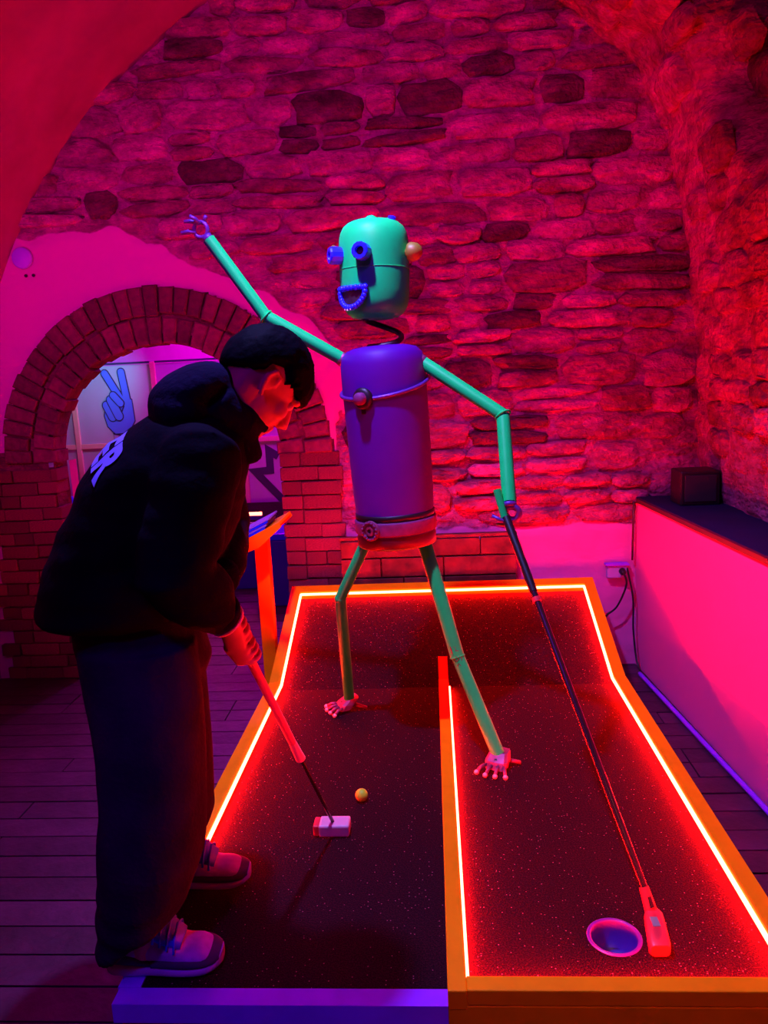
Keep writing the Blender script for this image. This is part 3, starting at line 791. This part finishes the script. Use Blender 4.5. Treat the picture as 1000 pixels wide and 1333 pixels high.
# raised arm (towards the arch)
sL, eL, wL = V((-.318, 2.82, 1.712)), V((-.578, 2.80, 1.872)), V((-.762, 2.80, 2.148))
a1 = limb('upper_arm', [sL, eL]); a2 = limb('forearm', [eL, wL], .0225)
MB().torus(eL, (eL-sL).normalized()+(wL-eL).normalized(), .025, .004, 20, 6).build('elbow_clamp', M['green'], a1, True)
MB().ellipsoid(lerp(sL, eL, -.02), (V((.03, 0, 0)), V((0, .026, 0)), V((0, 0, .026))), 12, 8).build('shoulder_bracket', M['steel'], a1, True)
hd_ = (wL-eL).normalized()
hm = MB(); pc = wL+hd_*.025
hm.torus(pc+V((-.012, 0, .012)), (0.15, 1, .1), .026, .008, 16, 6); hm.tube([wL-hd_*.004, wL+hd_*.014], .018, 8)
hand_l = hm.build('hand', M['violetmetal'], rob, True)
for q in ((V((-.02, 0, .036)), V((-.068, -.005, .042))), (V((-.03, 0, .004)), V((-.082, -.006, .004))), (V((.004, 0, .038)), V((.012, -.004, .058))), (V((-.01, -.01, .03)), V((-.04, -.03, .055)))):
    MB().tube([pc+q[0], pc+(q[0]+q[1])/2+V((0, 0, .004)), pc+q[1]], [.0075, .008, .006], 8).build('finger', M['violetmetal'], hand_l, True)
# other arm, bent down to the club
sR, eR, wR = V((-.030, 2.80, 1.688)), V((.243, 2.66, 1.492)), V((.243, 2.50, 1.217))
a3 = limb('upper_arm', [sR, eR]); a4 = limb('forearm', [eR, wR], .0235)
MB().torus(eR, (eR-sR).normalized()+(wR-eR).normalized(), .0265, .004, 20, 6).build('elbow_clamp', M['green'], a3, True)
MB().ellipsoid(lerp(sR, eR, .0), (V((.026, 0, 0)), V((0, .03, 0)), V((0, 0, .026))), 12, 8).build('shoulder_bracket', M['steel'], a3, True)
hm = MB(); hm.torus(wR+V((.008, -.01, -.034)), (.25, 1, .1), .022, .0105, 18, 8); hm.tube([wR, wR+V((.0, -.006, -.014))], .024, 10)
hand_r = hm.build('hand', M['violetmetal'], rob, True)
g0, g1 = V((.203, 2.50, 1.262)), V((.228, 2.475, 1.158))
gt_ = MB().tube([g0, g1], .0125, 12).build('grip_tube', M['green'], hand_r); smooth_by_angle(gt_)
MB().tube([g1+V((-.045, -.005, .022)), g1+V((-.018, -.01, .008)), g1+V((.01, -.01, -.004))], .007, 8).build('finger', M['violetmetal'], hand_r, True)
MB().tube([g1+V((-.03, -.005, -.006)), g1+V((.0, -.01, -.01))], .005, 8).build('pin', M['brass'], hand_r, True)
# legs
lL, kL, fL = V((-.262, 2.83, 1.035)), V((-.385, 2.90, .790)), V((-.395, 3.065, .285))
# keep the knee on the line seen: shin falls almost straight
a5 = limb('thigh', [lL, kL], .022); a6 = limb('shin', [kL, fL], .0225)
MB().ellipsoid(kL, (V((.024, 0, 0)), V((0, .024, 0)), V((0, 0, .024))), 12, 8).build('knee', M['green'], a5, True)
lR, kR, fR = V((-.043, 2.80, 1.02)), V((.062, 2.700, .612)), V((.196, 2.565, .285))
a7 = limb('thigh', [lR, kR], .0265); a8 = limb('shin', [kR+V((-.010, .01, .03)), fR], .0245)
MB().torus(kR+(lR-kR).normalized()*.002, (lR-kR), .0265, .003, 20, 6).build('tube_rim', M['green'], a7, True)
# pen scribbles on the leg
def scrib(c, pts):
    d = (lR-fR).normalized(); f_ = V((.05, -1, 0)); f_ = (f_-d*f_.dot(d)).normalized(); s_ = d.cross(f_).normalized()
    if s_.x < 0: s_ = -s_
    q = []
    for x, z_ in pts:
        r = .0275; q.append(c+d*z_+s_*x+f_*math.sqrt(max(r*r-x*x, 1e-6)))
    return q
sm = MB()
for pts in ([(-.014, .03), (-.012, .045), (-.013, .018)], [(-.002, .04), (.006, .04), (.002, .025), (.012, .022)], [(-.012, .0), (-.002, .004), (.004, -.008), (-.008, -.012), (-.012, 0)], [(.008, .004), (.014, -.006), (.010, -.016)], [(-.01, -.03), (-.002, -.022), (.004, -.034), (.012, -.026)]):
    sm.tube(scrib(kR, pts), .0018, 5)
sm.build('pen_scribble', M['darkred'], a7)
# feet
def foot(ank, toe_dir, heel):
    t = V(toe_dir).normalized(); s_ = V((-t.y, t.x, 0)); z0 = T
    c = V((ank.x, ank.y, z0))
    b = MB().loft([(c-t*.012+V((0, 0, .055)), t*.026, s_*.034), (c+t*.012+V((0, 0, .034)), t*.034, s_*.042), (c+t*.030+V((0, 0, .012)), t*.030, s_*.040)], 10, 3.5)
    fo = b.build('foot', M['steel'], rob)
    MB().lathe(c+t*.03+V((0, 0, .030)), (t.x*.7, t.y*.7, .7), [(.010, 0), (.010, .010), (.005, .012), (0, .012)], 8).build('bolt', M['black'], fo)
    for k in range(4):
        o_ = (k-1.5)*.024; a = c+t*.045+s_*o_*.9+V((0, 0, .022)); e = c+t*(.098-.008*abs(k-1.2))+s_*o_*1.45+V((0, 0, .009))
        tz = MB().tube([a, (a+e)/2+V((0, 0, .006)), e], .0065, 8).build('toe', M['steel'], fo, True)
        MB().ellipsoid(e, (V((.009, 0, 0)), V((0, .009, 0)), V((0, 0, .009))), 8, 6).build('toe_tip', M['pinkplastic'], tz, True)
    h = V(heel).normalized()
    MB().tube([c+h*.025+V((0, 0, .022)), c+h*.075+V((0, 0, .010))], [.009, .007], 8).build('heel_spur', M['steel'], fo, True)
foot(fL, (-.93, -.42, 0), (1, -.15, 0)); foot(fR, (-.42, -.9, 0), (1, .05, 0))

# ------------------------------------------------------------------ clubs and ball
ct, ch = V((.236, 2.455, 1.150)), V((.508, 1.765, .292))
pc1 = empty('golf_putter', (.50, 1.70, T), 'long dark putter with a red head, hanging from the robot hand beside the cup', 'golf club')
o = MB().tube([ct, ch], .0105, 12).build('shaft', M['club'], pc1); smooth_by_angle(o)
dcl = (ch-ct).normalized()
o = MB().tube([ct-dcl*.03, ct+dcl*.24], [.014, .0125], 12).build('grip', M['black'], pc1); smooth_by_angle(o)
o = MB().tube([ct+dcl*.26, ct+dcl*.275], .0135, 12).build('grip_collar', M['redplastic'], pc1); smooth_by_angle(o)
hd1 = MB().loft([((.512, 1.772, T+.022), (.016, 0, 0), (0, 0, .016)), ((.510, 1.755, T+.022), (.023, 0, 0), (0, 0, .020)), ((.503, 1.70, T+.021), (.025, 0, 0), (0, 0, .020)), ((.497, 1.655, T+.020), (.026, 0, 0), (0, 0, .019)), ((.496, 1.645, T+.020), (.022, 0, 0), (0, 0, .015))], 20, 4).build('head', M['redplastic'], pc1, False)
smooth_by_angle(hd1, 35)
MB().box((.494, 1.700, T+.040), (.512, 1.733, T+.0425)).build('head_window', M['grey'], hd1)
o = MB().tube([ch-dcl*.05, ch+V((0, 0, -.012))], [.012, .016], 12).build('hosel', M['redplastic'], pc1); smooth_by_angle(o)

gt0 = V((-.489, 1.69, 1.112)); ge = V((-.352, 2.165, .285))
dcl = (ge-gt0).normalized()
pc2 = empty('golf_putter', (-.36, 2.16, T), 'putter with a pale pink head, swung by the person', 'golf club')
o = MB().tube([gt0, gt0+dcl*.52], [.0125, .0105], 12).build('grip', mat('coral_grip', (.85, .16, .22), .5), pc2); smooth_by_angle(o)
o = MB().tube([gt0+dcl*.52, gt0+dcl*.60], [.0108, .014], 12).build('shaft_sleeve', M['pinkplastic'], pc2); smooth_by_angle(o)
o = MB().tube([gt0+dcl*.60, ge], .0055, 10).build('shaft', M['club'], pc2); smooth_by_angle(o)
hd2 = MB().box((-.395, 2.135, T+.004), (-.300, 2.195, T+.042), .006).build('head', M['pinkplastic'], pc2)
MB().box((-.412, 2.138, T+.006), (-.394, 2.192, T+.040), .004).build('head_face', M['redplastic'], hd2)
tag(MB().ellipsoid((-.280, 2.345, T+.0215), (V((.0215, 0, 0)), V((0, .0215, 0)), V((0, 0, .0215))), 24, 16).build('golf_ball', M['ball'], None, True, org=(-.280, 2.345, T)), 'yellow golf ball rolling on the black felt ahead of the putter', 'ball')

# ------------------------------------------------------------------ score stand
sd = empty('score_stand', (-.842, 3.6, 0), 'orange post stand with a sloping tray, left of the golf lane by the arch', 'stand')
MB().box((-.876, 3.565, 0), (-.810, 3.63, .90), .004).build('post', M['orange'], sd)
s0, s1 = V((-.965, 0, .870)), V((-.722, 0, .985))
d = (s1-s0).normalized(); nn = V((-d.z, 0, d.x))
def slab(a, b, y0, y1, t0, t1): 
    q = [a+nn*t0, b+nn*t0, b+nn*t1, a+nn*t1]; return MB().prism([(p.x, p.z) for p in q], 'y', y0, y1)
slab(s0, s1, 3.46, 3.76, 0, .012).build('tray', M['orange'], sd)
slab(s0-d*.012, s0+d*.012, 3.46, 3.76, -.035, .045).build('tray_lip', M['orange'], sd)
for y_ in (3.46, 3.748): MB().prism([(p.x, p.z) for p in (s0, s1, s1-nn*.012, s0+d*.13-nn*.05, s0-nn*.04)], 'y', y_, y_+.012).build('tray_side', M['orange'], sd)
random.seed(11)
for j in range(4):
    a = s0+d*(.03+.008*j); b = s0+d*(.19+.012*j)
    o = slab(a, b, 3.49+.004*j, 3.72-.006*j, .0125+.010*j, .0205+.010*j).build('score_pad', M['paper'] if j % 2 else M['blue'], None, org=(a+V((0, 3.6, 0))+nn*(.0125+.01*j)))
    tag(o, ('bright blue score pad lying lowest in the stand tray', 'lilac score pad above the lowest blue pad in the tray', 'blue score pad just under the top pad in the tray', 'lilac score pad on top of the pile in the tray')[j], 'note pad', 'score pads in the stand tray')

# ------------------------------------------------------------------ small wall things
bd = empty('plank_board', (-.05, 4.05, .0), 'weathered dark red plank board leaning behind the golf lane', 'board')
random.seed(9)
bz = [.02, .17, .32, .45, .555, .665, .765]
for k in range(len(bz)-1):
    x = -.525; 
    while x < .425:
        wd = min(random.choice((.22, .34, .46, .3)), .428-x)
        if .428-(x+wd) < .1: wd = .428-x
        MB().box((x+.003, 4.062-random.uniform(0, .006), bz[k]+.004), (x+wd-.003, 4.092, bz[k+1]-.004), .003).build('plank', M['board'], bd)
        x += wd
MB().box((-.53, 4.055, .768), (.432, 4.092, .786), .003).build('top_rail', M['board'], bd)
dc = empty('wall_plate', (-2.13, 4.11, 2.345), 'round pale plate on the pink plaster left of the arch', 'wall plate')
MB().lathe((-2.13, 4.125, 2.345), (0, -1, 0), [(.055, 0), (.055, .012), (.048, .018), (0, .020)], 28).build('disc', mat('lilac_disc', (.42, .28, .95), .5), dc, True)
for x_ in (-.004, .038): MB().lathe((-2.12+x_, 4.123, 2.255), (0, -1, 0), [(.009, 0), (.008, .004), (0, .004)], 10).build('screw', M['black'], dc)
sk = empty('wall_socket', (.965, 4.11, .51), 'lilac wall socket with a black plug in the right corner', 'socket')
MB().box((.915, 4.085, .505), (1.02, 4.125, .575), .006).build('socket_box', M['pebble'], sk)
MB().box((.905, 4.075, .575), (1.03, 4.125, .585), .002).build('socket_lid', M['purple'], sk)
MB().lathe((.993, 4.085, .545), (0, -1, -.1), [(.018, 0), (.018, .02), (.012, .034), (.006, .04), (0, .04)], 14).build('plug', M['black'], sk, True)
def spline(pts, n=8):
    P_ = [V(p) for p in pts]; P_ = [P_[0]]+P_+[P_[-1]]; out = []
    for i in range(1, len(P_)-2):
        for k in range(n):
            t = k/n; a, b, c, e = P_[i-1:i+3]
            out.append(.5*((2*b)+(c-a)*t+(2*a-5*b+4*c-e)*t*t+(3*b-a-3*c+e)*t**3))
    out.append(P_[-2]); return out
cab = tag(MB().tube(spline([(.993, 4.045, .54), (1.005, 4.04, .48), (.96, 4.05, .36), (.90, 4.06, .30), (.845, 4.05, .22), (.84, 4.0, .02)]), .0055, 8).build('power_cable', M['black'], None, True, org=(.9, 4.05, .01)), 'thin black cable drooping from the plug towards the lane corner', 'cable')
cab = tag(MB().tube(spline([(1.02, 4.09, .56), (1.045, 4.06, .40), (1.05, 4.06, .2), (1.06, 3.98, .03), (1.085, 3.75, .009), (1.10, 3.5, .009)]), .005, 8).build('power_cable', M['black'], None, True, org=(1.05, 4.0, .01)), 'black cable falling from the socket down the corner to the floor', 'cable')
tag(MB().tube(spline([(1.055, 3.95, .014), (1.085, 3.62, .014), (1.125, 3.15, .014), (1.165, 2.7, .014), (1.205, 2.2, .014), (1.235, 1.7, .014)]), .0115, 8).build('floor_conduit', M['purple'], None, True, org=(1.1, 3, .002)), 'purple conduit running along the foot of the low right wall', 'conduit')
tag(MB().tube([(1.055, 4.10, .92), (1.050, 4.10, .60)], .006, 8).build('wall_conduit', M['darkred'], None, True, org=(1.05, 4.1, .6)), 'thin vertical pipe on the corner of the low right wall', 'conduit')
spk = empty('speaker_box', (1.29, 3.86, .945), 'small black speaker box on the dark ledge in the right corner', 'speaker')
MB().box((1.195, 3.78, .945), (1.385, 3.94, 1.115), .008).build('cabinet', M['black'], spk)
MB().box((1.215, 3.772, .965), (1.365, 3.781, 1.095), .003).build('grille', mat('speaker_cloth', (.02, .006, .02), .9), spk)

# ------------------------------------------------------------------ person
per = empty('person', (-.72, 1.78, T), 'person in black hooded jacket and wide dark trousers bending over a putter', 'person')
fa = R(16); F3 = V((math.cos(fa), math.sin(fa), 0)); R3 = V((math.sin(fa), -math.cos(fa), 0)); U3 = V((0, 0, 1))
tf = (F3*.90-U3*.42).normalized(); tu = (F3*.42+U3*.90).normalized()     # bent torso frame
hp, hy = R(52), R(34)
HF = V((math.cos(hp)*math.cos(hy), math.cos(hp)*math.sin(hy), -math.sin(hp)))
HU = V((math.sin(hp)*math.cos(hy), math.sin(hp)*math.sin(hy), math.cos(hp)))
HRt = V((math.sin(hy), -math.cos(hy), 0))
HC = V((-.392, 1.795, 1.648))
def H(f_, r_, u_): return HC+HF*f_+HRt*r_+HU*u_
def arm_pts(): return None
SHR, ELR, WRR = V((-.495, 1.60, 1.49)), V((-.555, 1.545, 1.26)), V((-.486, 1.662, 1.115))
SHL, ELL, WLL = V((-.600, 1.975, 1.48)), V((-.585, 2.000, 1.25)), V((-.52, 1.745, 1.175))
sk_ = MB()
# torso, hips, legs
sk_.loft([((-.75, 1.77, 1.00), F3*.10, R3*.14), ((-.745, 1.775, 1.10), F3*.10, R3*.15), ((-.70, 1.78, 1.22), tf*.095, R3*.135), ((-.64, 1.785, 1.36), tf*.10, R3*.155), ((-.575, 1.787, 1.48), tf*.09, R3*.165), ((-.53, 1.79, 1.545), tf*.06, R3*.10)], 24)
sk_.loft([((-.55, 1.79, 1.51), tf*.06, R3*.062), ((-.485, 1.792, 1.585), tf*.055, R3*.055), (H(-.02, 0, -.03), HF*.055, HRt*.053)], 18)
for sx, hip, kn, an in ((1, (-.72, 1.68, 1.02), (-.675, 1.625, .68), (-.745, 1.615, .31)), (-1, (-.75, 1.87, 1.02), (-.75, 1.915, .68), (-.785, 1.93, .31))):
    sk_.tube([V(hip)+V((0, 0, .04)), hip, V(hip).lerp(V(kn), .5), kn, V(kn).lerp(V(an), .35), an, V(an)-V((0, 0, .03))], [.07, .085, .075, .055, .055, .038, .036], 14)
    sk_.loft([(V(an)+V((-.02, 0, -.01)), (.04, 0, 0), (0, .034, 0)), (V(an)+V((.02, 0, -.03)), (.08, 0, 0), (0, .036, 0)), (V(an)+V((.05, 0, -.045)), (.105, 0, 0), (0, .036, 0))], 12)
for a, b, c in ((SHR, ELR, WRR), (SHL, ELL, WLL)):
    sk_.tube([a+(V((-.56, 1.785, 1.49))-a)*.4, a, a.lerp(b, .5), b, b.lerp(c, .4), c], [.05, .055, .045, .036, .036, .026], 14)
# hands closed on the grip
def grip_hand(base, wrist, side):
    """back of the hand on one side of the grip, fingers wrapped round the front, thumb laid along the top"""
    out = V((0, -side, 0)); out = (out-dcl*out.dot(dcl)).normalized(); tn = V((1, 0, 0)); tn = (tn-dcl*tn.dot(dcl)-out*tn.dot(out)).normalized()
    pcn = base+out*.026-tn*.006
    sk_.loft([(wrist, tn*.026, out*.019), (wrist.lerp(pcn, .45), tn*.027, out*.017), (pcn-dcl*.026, tn*.026, out*.014), (pcn+dcl*.036, tn*.022, out*.011)], 16)
    sk_.ellipsoid(pcn, (dcl*.044, tn*.026, out*.013))
    for k, (rl, tot) in enumerate(((.0082, 235), (.0086, 250), (.0083, 245), (.0074, 225))):
        o_ = base+dcl*(.036-.0232*k); pts = []
        sk_.ellipsoid(o_+out*.0275+tn*.012, (dcl*.0098, out*.0088, tn*.0105), 10, 8)
        for q_ in range(10):
            a_ = R(12+tot*q_/9); bend = .0255+.0035*abs(math.sin(a_*1.5)); pts.append(o_+out*(math.cos(a_)*bend)+tn*(math.sin(a_)*bend)+dcl*(.005*math.sin(a_)))
        sk_.tube(pts, [rl*1.1, rl*1.02, rl*.97, rl*1.08, rl*.97, rl*.95, rl*1.02, rl*.94, rl*.9, rl*.72], 10)
    sk_.tube([pcn-dcl*.030-tn*.016, base+out*.018-tn*.026-dcl*.004, base+out*.006-tn*.0225+dcl*.028, base+out*.002-tn*.0205+dcl*.054], [.015, .0125, .0105, .0080], 10)
grip_hand(gt0+dcl*.100, WRR, 1); grip_hand(gt0+dcl*.012, WLL, -1)
# head
sk_.ellipsoid(H(-.006, 0, .022), (HF*.096, HRt*.075, HU*.090), 28, 18)
sk_.ellipsoid(H(.030, 0, -.030), (HF*.066, HRt*.062, HU*.082), 24, 16)
sk_.ellipsoid(H(.060, 0, -.088), (HF*.034, HRt*.034, HU*.026), 18, 12)
sk_.loft([(H(.040, 0, -.10), HF*.040, HRt*.030), (H(-.01, 0, -.072), HF*.050, HRt*.052), (H(-.02, 0, -.02), HF*.060, HRt*.066)], 18)
sk_.tube([H(.090, 0, .012), H(.103, 0, -.012), H(.112, 0, -.030), H(.098, 0, -.038)], [.010, .012, .015, .012], 10)
for s_ in (-1, 1):
    sk_.ellipsoid(H(.104, s_*.013, -.034), (HF*.010, HRt*.009, HU*.008), 8, 6)
    sk_.ellipsoid(H(.082, s_*.033, .018), (HF*.014, HRt*.026, HU*.008), 10, 8)
    sk_.ellipsoid(H(.062, s_*.042, -.026), (HF*.026, HRt*.022, HU*.022), 12, 8)
    sk_.tube([H(.004, s_*.070, -.046), H(-.010, s_*.078, -.030), H(-.020, s_*.083, -.004), H(-.012, s_*.083, .016), H(.006, s_*.077, .014), H(.010, s_*.073, -.008)], [.007, .006, .006, .006, .006, .005], 8)
    sk_.ellipsoid(H(-.004, s_*.072, -.008), (HF*.014, HRt*.007, HU*.026), 10, 8)
sk_.ellipsoid(H(.092, 0, -.060), (HF*.010, HRt*.024, HU*.007), 12, 8)
sk_.ellipsoid(H(.090, 0, -.071), (HF*.010, HRt*.021, HU*.007), 12, 8)
person_body = remesh(sk_, .0034, 8).build('body', M['skin'], per, True)
for s_ in (-1, 1):
    e_ = MB().ellipsoid(H(.079, s_*.032, .002), (HF*.011, HRt*.013, HU*.011), 14, 10).build('eye', M['white'], person_body, True)
    MB().tube([H(.086, s_*.014, .022), H(.090, s_*.034, .026), H(.074, s_*.056, .020)], [.004, .005, .003], 6).build('eyebrow', M['hair'], person_body, True)
# hair: thick cap, long fringe, trimmed nape
hv, hfc = [], []
nn_, mm_ = 96, 56
for i in range(mm_+1):
    p = PI*i/mm_
    for k in range(nn_):
        t = 2*PI*k/nn_; f_, r_, u_ = math.sin(p)*math.cos(t), math.sin(p)*math.sin(t), math.cos(p)
        lim = -.08-.72*max(0, -f_)**1.2+.02*f_+.07*noise.noise(V((t*6, 1, 3)))          # hairline height, lower at the nape
        if f_ > .35: lim = .10-.10*sstep(.35, .95, f_)+.10*noise.noise(V((t*9, 5, 3)))
        side = abs(r_)
        if -.30 < f_ < .30 and side > .6: lim = .02+.30*(1-abs(f_)/.30)*.6
        t_ = sstep(lim-.10, lim+.10, u_)
        rad = .80+.30*t_+.020*noise.noise(V((f_*5+2, r_*5, u_*2.2)))+.022*noise.noise(V((r_*16, f_*13, u_*4)))*t_
        if f_ > .5 and u_ > lim-.1: rad += .06*sstep(.5, 1, f_)*t_
        hv.append(HC+HU*.022+HF*(-.004)+HF*(f_*.103*rad)+HRt*(r_*.084*rad)+HU*(u_*.104*rad))
for i in range(mm_):
    for k in range(nn_): hfc.append((i*nn_+k, i*nn_+(k+1) % nn_, (i+1)*nn_+(k+1) % nn_, (i+1)*nn_+k))
obj('hair', hv, hfc, M['hair'], per, True)
# jacket
def folds(p, n_):
    a = noise.noise(V((p.x*5, p.y*5, p.z*16)))*.008+noise.noise(V((p.x*14+3, p.y*9, p.z*26)))*.005
    return a
jk = MB()
jk.loft([((-.770, 1.775, 1.105), F3*.165, R3*.205), ((-.778, 1.775, 1.130), F3*.190, R3*.225), ((-.758, 1.775, 1.195), F3*.198, R3*.232), ((-.715, 1.778, 1.27), (tf+F3).normalized()*.190, R3*.235), ((-.655, 1.78, 1.37), tf*.185, R3*.235), ((-.60, 1.783, 1.455), tf*.165, R3*.232), ((-.555, 1.785, 1.525), tf*.130, R3*.200), ((-.515, 1.788, 1.575), tf*.095, R3*.12), ((-.487, 1.79, 1.605), tf*.080, R3*.078)], 40, 2.3)
for a, b, c in ((SHR, ELR, WRR), (SHL, ELL, WLL)):
    e = b+(c-b)*.88
    jk.tube([a+(V((-.60, 1.785, 1.45))-a)*.45, a+V((0, 0, -.01)), a.lerp(b, .35), a.lerp(b, .75), b, b.lerp(e, .35), b.lerp(e, .75), e], [.10, .092, .088, .086, .086, .080, .066, .050], 20)
jacket = remesh(jk, .008, 5, folds).build('jacket', M['jacket'], per, True)
hm = MB()
hm.ellipsoid((-.548, 1.775, 1.632), (F3*.098, R3*.150, (U3*.8+F3*.35)*.088), 28, 16)
hm.ellipsoid((-.575, 1.775, 1.585), (F3*.085, R3*.165, U3*.075), 24, 14)
hm.torus((-.487, 1.79, 1.585), tu, .082, .036, 28, 12)
for s_ in (-1, 1): hm.tube([V((-.50, 1.785, 1.61))+R3*s_*.09, V((-.45, 1.79, 1.545))+R3*s_*.07, V((-.435, 1.80, 1.47))+R3*s_*.035], [.045, .04, .03], 12)
remesh(hm, .007, 4, lambda p, n_: noise.noise(V((p.x*9, p.y*7, p.z*18)))*.010).build('hood', M['hood'], jacket, True)
# cuff rims
for e, c, nm, m_ in ((ELR, WRR, 'cuff', 'hood'), (ELL, WLL, 'cuff', 'hood')):
    dd = (c-e).normalized(); MB().tube([e+(c-e)*.80, e+(c-e)*.90, e+(c-e)*.97], [.052, .050, .042], 20).build(nm, M[m_], jacket, True)
wd_ = (WRR-ELR).normalized()
MB().torus(WRR+wd_*.000, wd_, .0375, .0075, 24, 8).build('wristband', M['white'], per, True)
# back print
bvh = BVHTree.FromPolygons([tuple(v.co+ORG['jacket']) for v in jacket.data.vertices], [tuple(p.vertices) for p in jacket.data.polygons])
def back_print(chars, org, udir, vdir, size, look):
    cu = bpy.data.curves.new('t', 'FONT'); cu.body = chars; cu.size = 1; cu.extrude = 0; cu.space_character = 1.05; cu.offset = .045
    to = bpy.data.objects.new('t', cu); COL.objects.link(to)
    me = bpy.data.meshes.new_from_object(to.evaluated_get(bpy.context.evaluated_depsgraph_get()))
    bm = bmesh.new(); bm.from_mesh(me)
    bmesh.ops.triangulate(bm, faces=bm.faces[:]); bmesh.ops.subdivide_edges(bm, edges=bm.edges[:], cuts=3, use_grid_fill=True)
    bm.verts.index_update(); v = []
    for q in bm.verts:
        s0_ = V(org)+V(udir)*q.co.x*size+V(vdir)*q.co.y*size-V(look)*.5
        hit = bvh.ray_cast(s0_, V(look)); v.append(hit[0]-V(look)*.0045 if hit[0] else s0_+V(look)*.5)
    f = [[x.index for x in g.verts] for g in bm.faces]; bm.free()
    bpy.data.objects.remove(to); bpy.data.curves.remove(cu); bpy.data.meshes.remove(me)
    return obj('back_print', v, f, M['print'], jacket)
back_print('ER', (-.766, 1.695, 1.505), (R3*.9-tu*.35).normalized(), (tu*.9+R3*.3).normalized(), .112, (F3*.92-U3*.38).normalized())
# trousers
tr = MB()
tr.loft([((-.755, 1.775, 1.14), F3*.135, R3*.175), ((-.74, 1.775, 1.06), F3*.150, R3*.19), ((-.725, 1.775, .98), F3*.150, R3*.20), ((-.715, 1.775, .93), F3*.115, R3*.17)], 28, 2.3)
X = V((1, 0, 0)); Yv = V((0, 1, 0))
def leg(secs): tr.loft([(c, X*a+V((0, 0, t[0] if t else 0)), Yv*b) for c, a, b, *t in secs], 28, 2.2)
leg([((-.705, 1.68, 1.06), .135, .115), ((-.690, 1.655, .93), .135, .122), ((-.682, 1.63, .80), .125, .122), ((-.685, 1.618, .68), .120, .120), ((-.703, 1.612, .55), .120, .118), ((-.724, 1.612, .455), .116, .112, .03), ((-.738, 1.614, .385), .110, .104, .060), ((-.746, 1.614, .362), .104, .10, .066)])
leg([((-.745, 1.865, 1.06), .13, .11), ((-.752, 1.885, .92), .125, .115), ((-.757, 1.91, .78), .118, .115), ((-.758, 1.925, .64), .114, .112), ((-.760, 1.93, .50), .112, .108), ((-.770, 1.93, .40), .106, .102, .045), ((-.784, 1.93, .345), .100, .096, .060)])
def tfold(p, n_):
    k = sstep(.62, .32, p.z)
    return noise.noise(V((p.x*9, p.y*9, p.z*4)))*.010+noise.noise(V((p.x*6, p.y*6, p.z*24)))*.012*k+noise.noise(V((p.x*20, p.y*16, p.z*9)))*.003
remesh(tr, .0075, 4, tfold).build('trousers', M['denim'], per, True)
# trainers
def trainer(heel, yaw):
    h0 = V(heel); d = V((math.cos(yaw), math.sin(yaw), 0)); s_ = V((-d.y, d.x, 0)); L = .285
    def P(t, y_, z_): return h0+d*(t*L)+s_*y_+V((0, 0, z_))
    def w(t):
        b_ = .036+.007*sstep(0, .25, t)+.009*sstep(.35, .72, t)
        if t > .74: b_ *= math.sqrt(max(.02, 1-((t-.74)/.262)**2.4))
        if t < .12: b_ *= math.sqrt(max(.05, 1-((.12-t)/.125)**2.2))
        return b_
    top_ = lambda t: .105-.012*sstep(0, .2, t)+.008*sstep(.2, .34, t)-.046*sstep(.38, .74, t)-.030*sstep(.76, 1.0, t)**1.5
    def layer(t0, t1, zf0, zf1, grow_, m=26):
        secs = []
        for i in range(m+1):
            t = t0+(t1-t0)*(1-math.cos(PI*i/m))/2; e = 1
            if i == 0 or i == m: e = .85
            za, zb = zf0(t), zf1(t)
            secs.append((P(t, 0, (za+zb)/2), s_*(w(t)+grow_)*e, V((0, 0, max(.004, (zb-za)/2)))))
        return secs
    sole_t = lambda t: .030-.006*sstep(.3, .7, t)+.012*sstep(.93, 1.0, t)
    up = MB().loft(layer(.02, .97, lambda t: .016, top_, .0), 26, 2.6); up = up.build('shoe', M['shoe_pale'], per, True)
    so = MB().loft(layer(0, 1.0, lambda t: .0015+.006*sstep(.86, 1, t), sole_t, .007), 26, 5).build('sole', M['sole'], up); smooth_by_angle(so, 45)
    MB().loft(layer(.02, .50, lambda t: .022, lambda t: min(top_(t)+.002, .072-.034*sstep(.10, .5, t)), .0045), 26, 3).build('heel_panel', M['shoe_dark'], up, True)
    MB().loft(layer(.42, .985, lambda t: .018, lambda t: .044+.003*math.sin((t-.45)*9)-.004*sstep(.8, 1, t), .0066), 26, 3).build('toe_panel', M['shoe_dark'], up, True)
    tg = MB().loft([(P(.30, 0, .134), s_*.032, d*.010), (P(.40, 0, .114), s_*.043, (d*.5+U3*.5)*.026), (P(.53, 0, .090), s_*.044, (d*.3+U3*.7)*.028), (P(.67, 0, .066), s_*.034, (d*.2+U3*.8)*.018)], 16, 2.6).build('tongue', M['tongue'], up, True)
    for i in range(5):
        t = .40+.056*i; z_ = top_(t)+.018
        MB().tube([P(t, -.047, z_-.026), P(t+.006, -.036, z_+.004), P(t+.010, 0, z_+.022), P(t+.006, .036, z_+.004), P(t, .047, z_-.026)], .0034, 6).build('lace', M['tongue'], up, True)
    bw = MB()
    for q in (-1, 1): bw.tube([P(.40, 0, top_(.4)+.022), P(.43, q*.026, top_(.4)+.024), P(.47, q*.038, top_(.45)+.004), P(.43, q*.014, top_(.4)+.018)], .0035, 6)
    bw.build('lace_bow', M['tongue'], up, True)
    MB().torus(P(.17, 0, .105), (d*-.10+U3), .036, .011, 24, 8).build('collar', M['shoe_dark'], up, True)
trainer((-.842, 1.618, T+.004), R(3)); trainer((-.848, 1.930, T+.004), R(4))
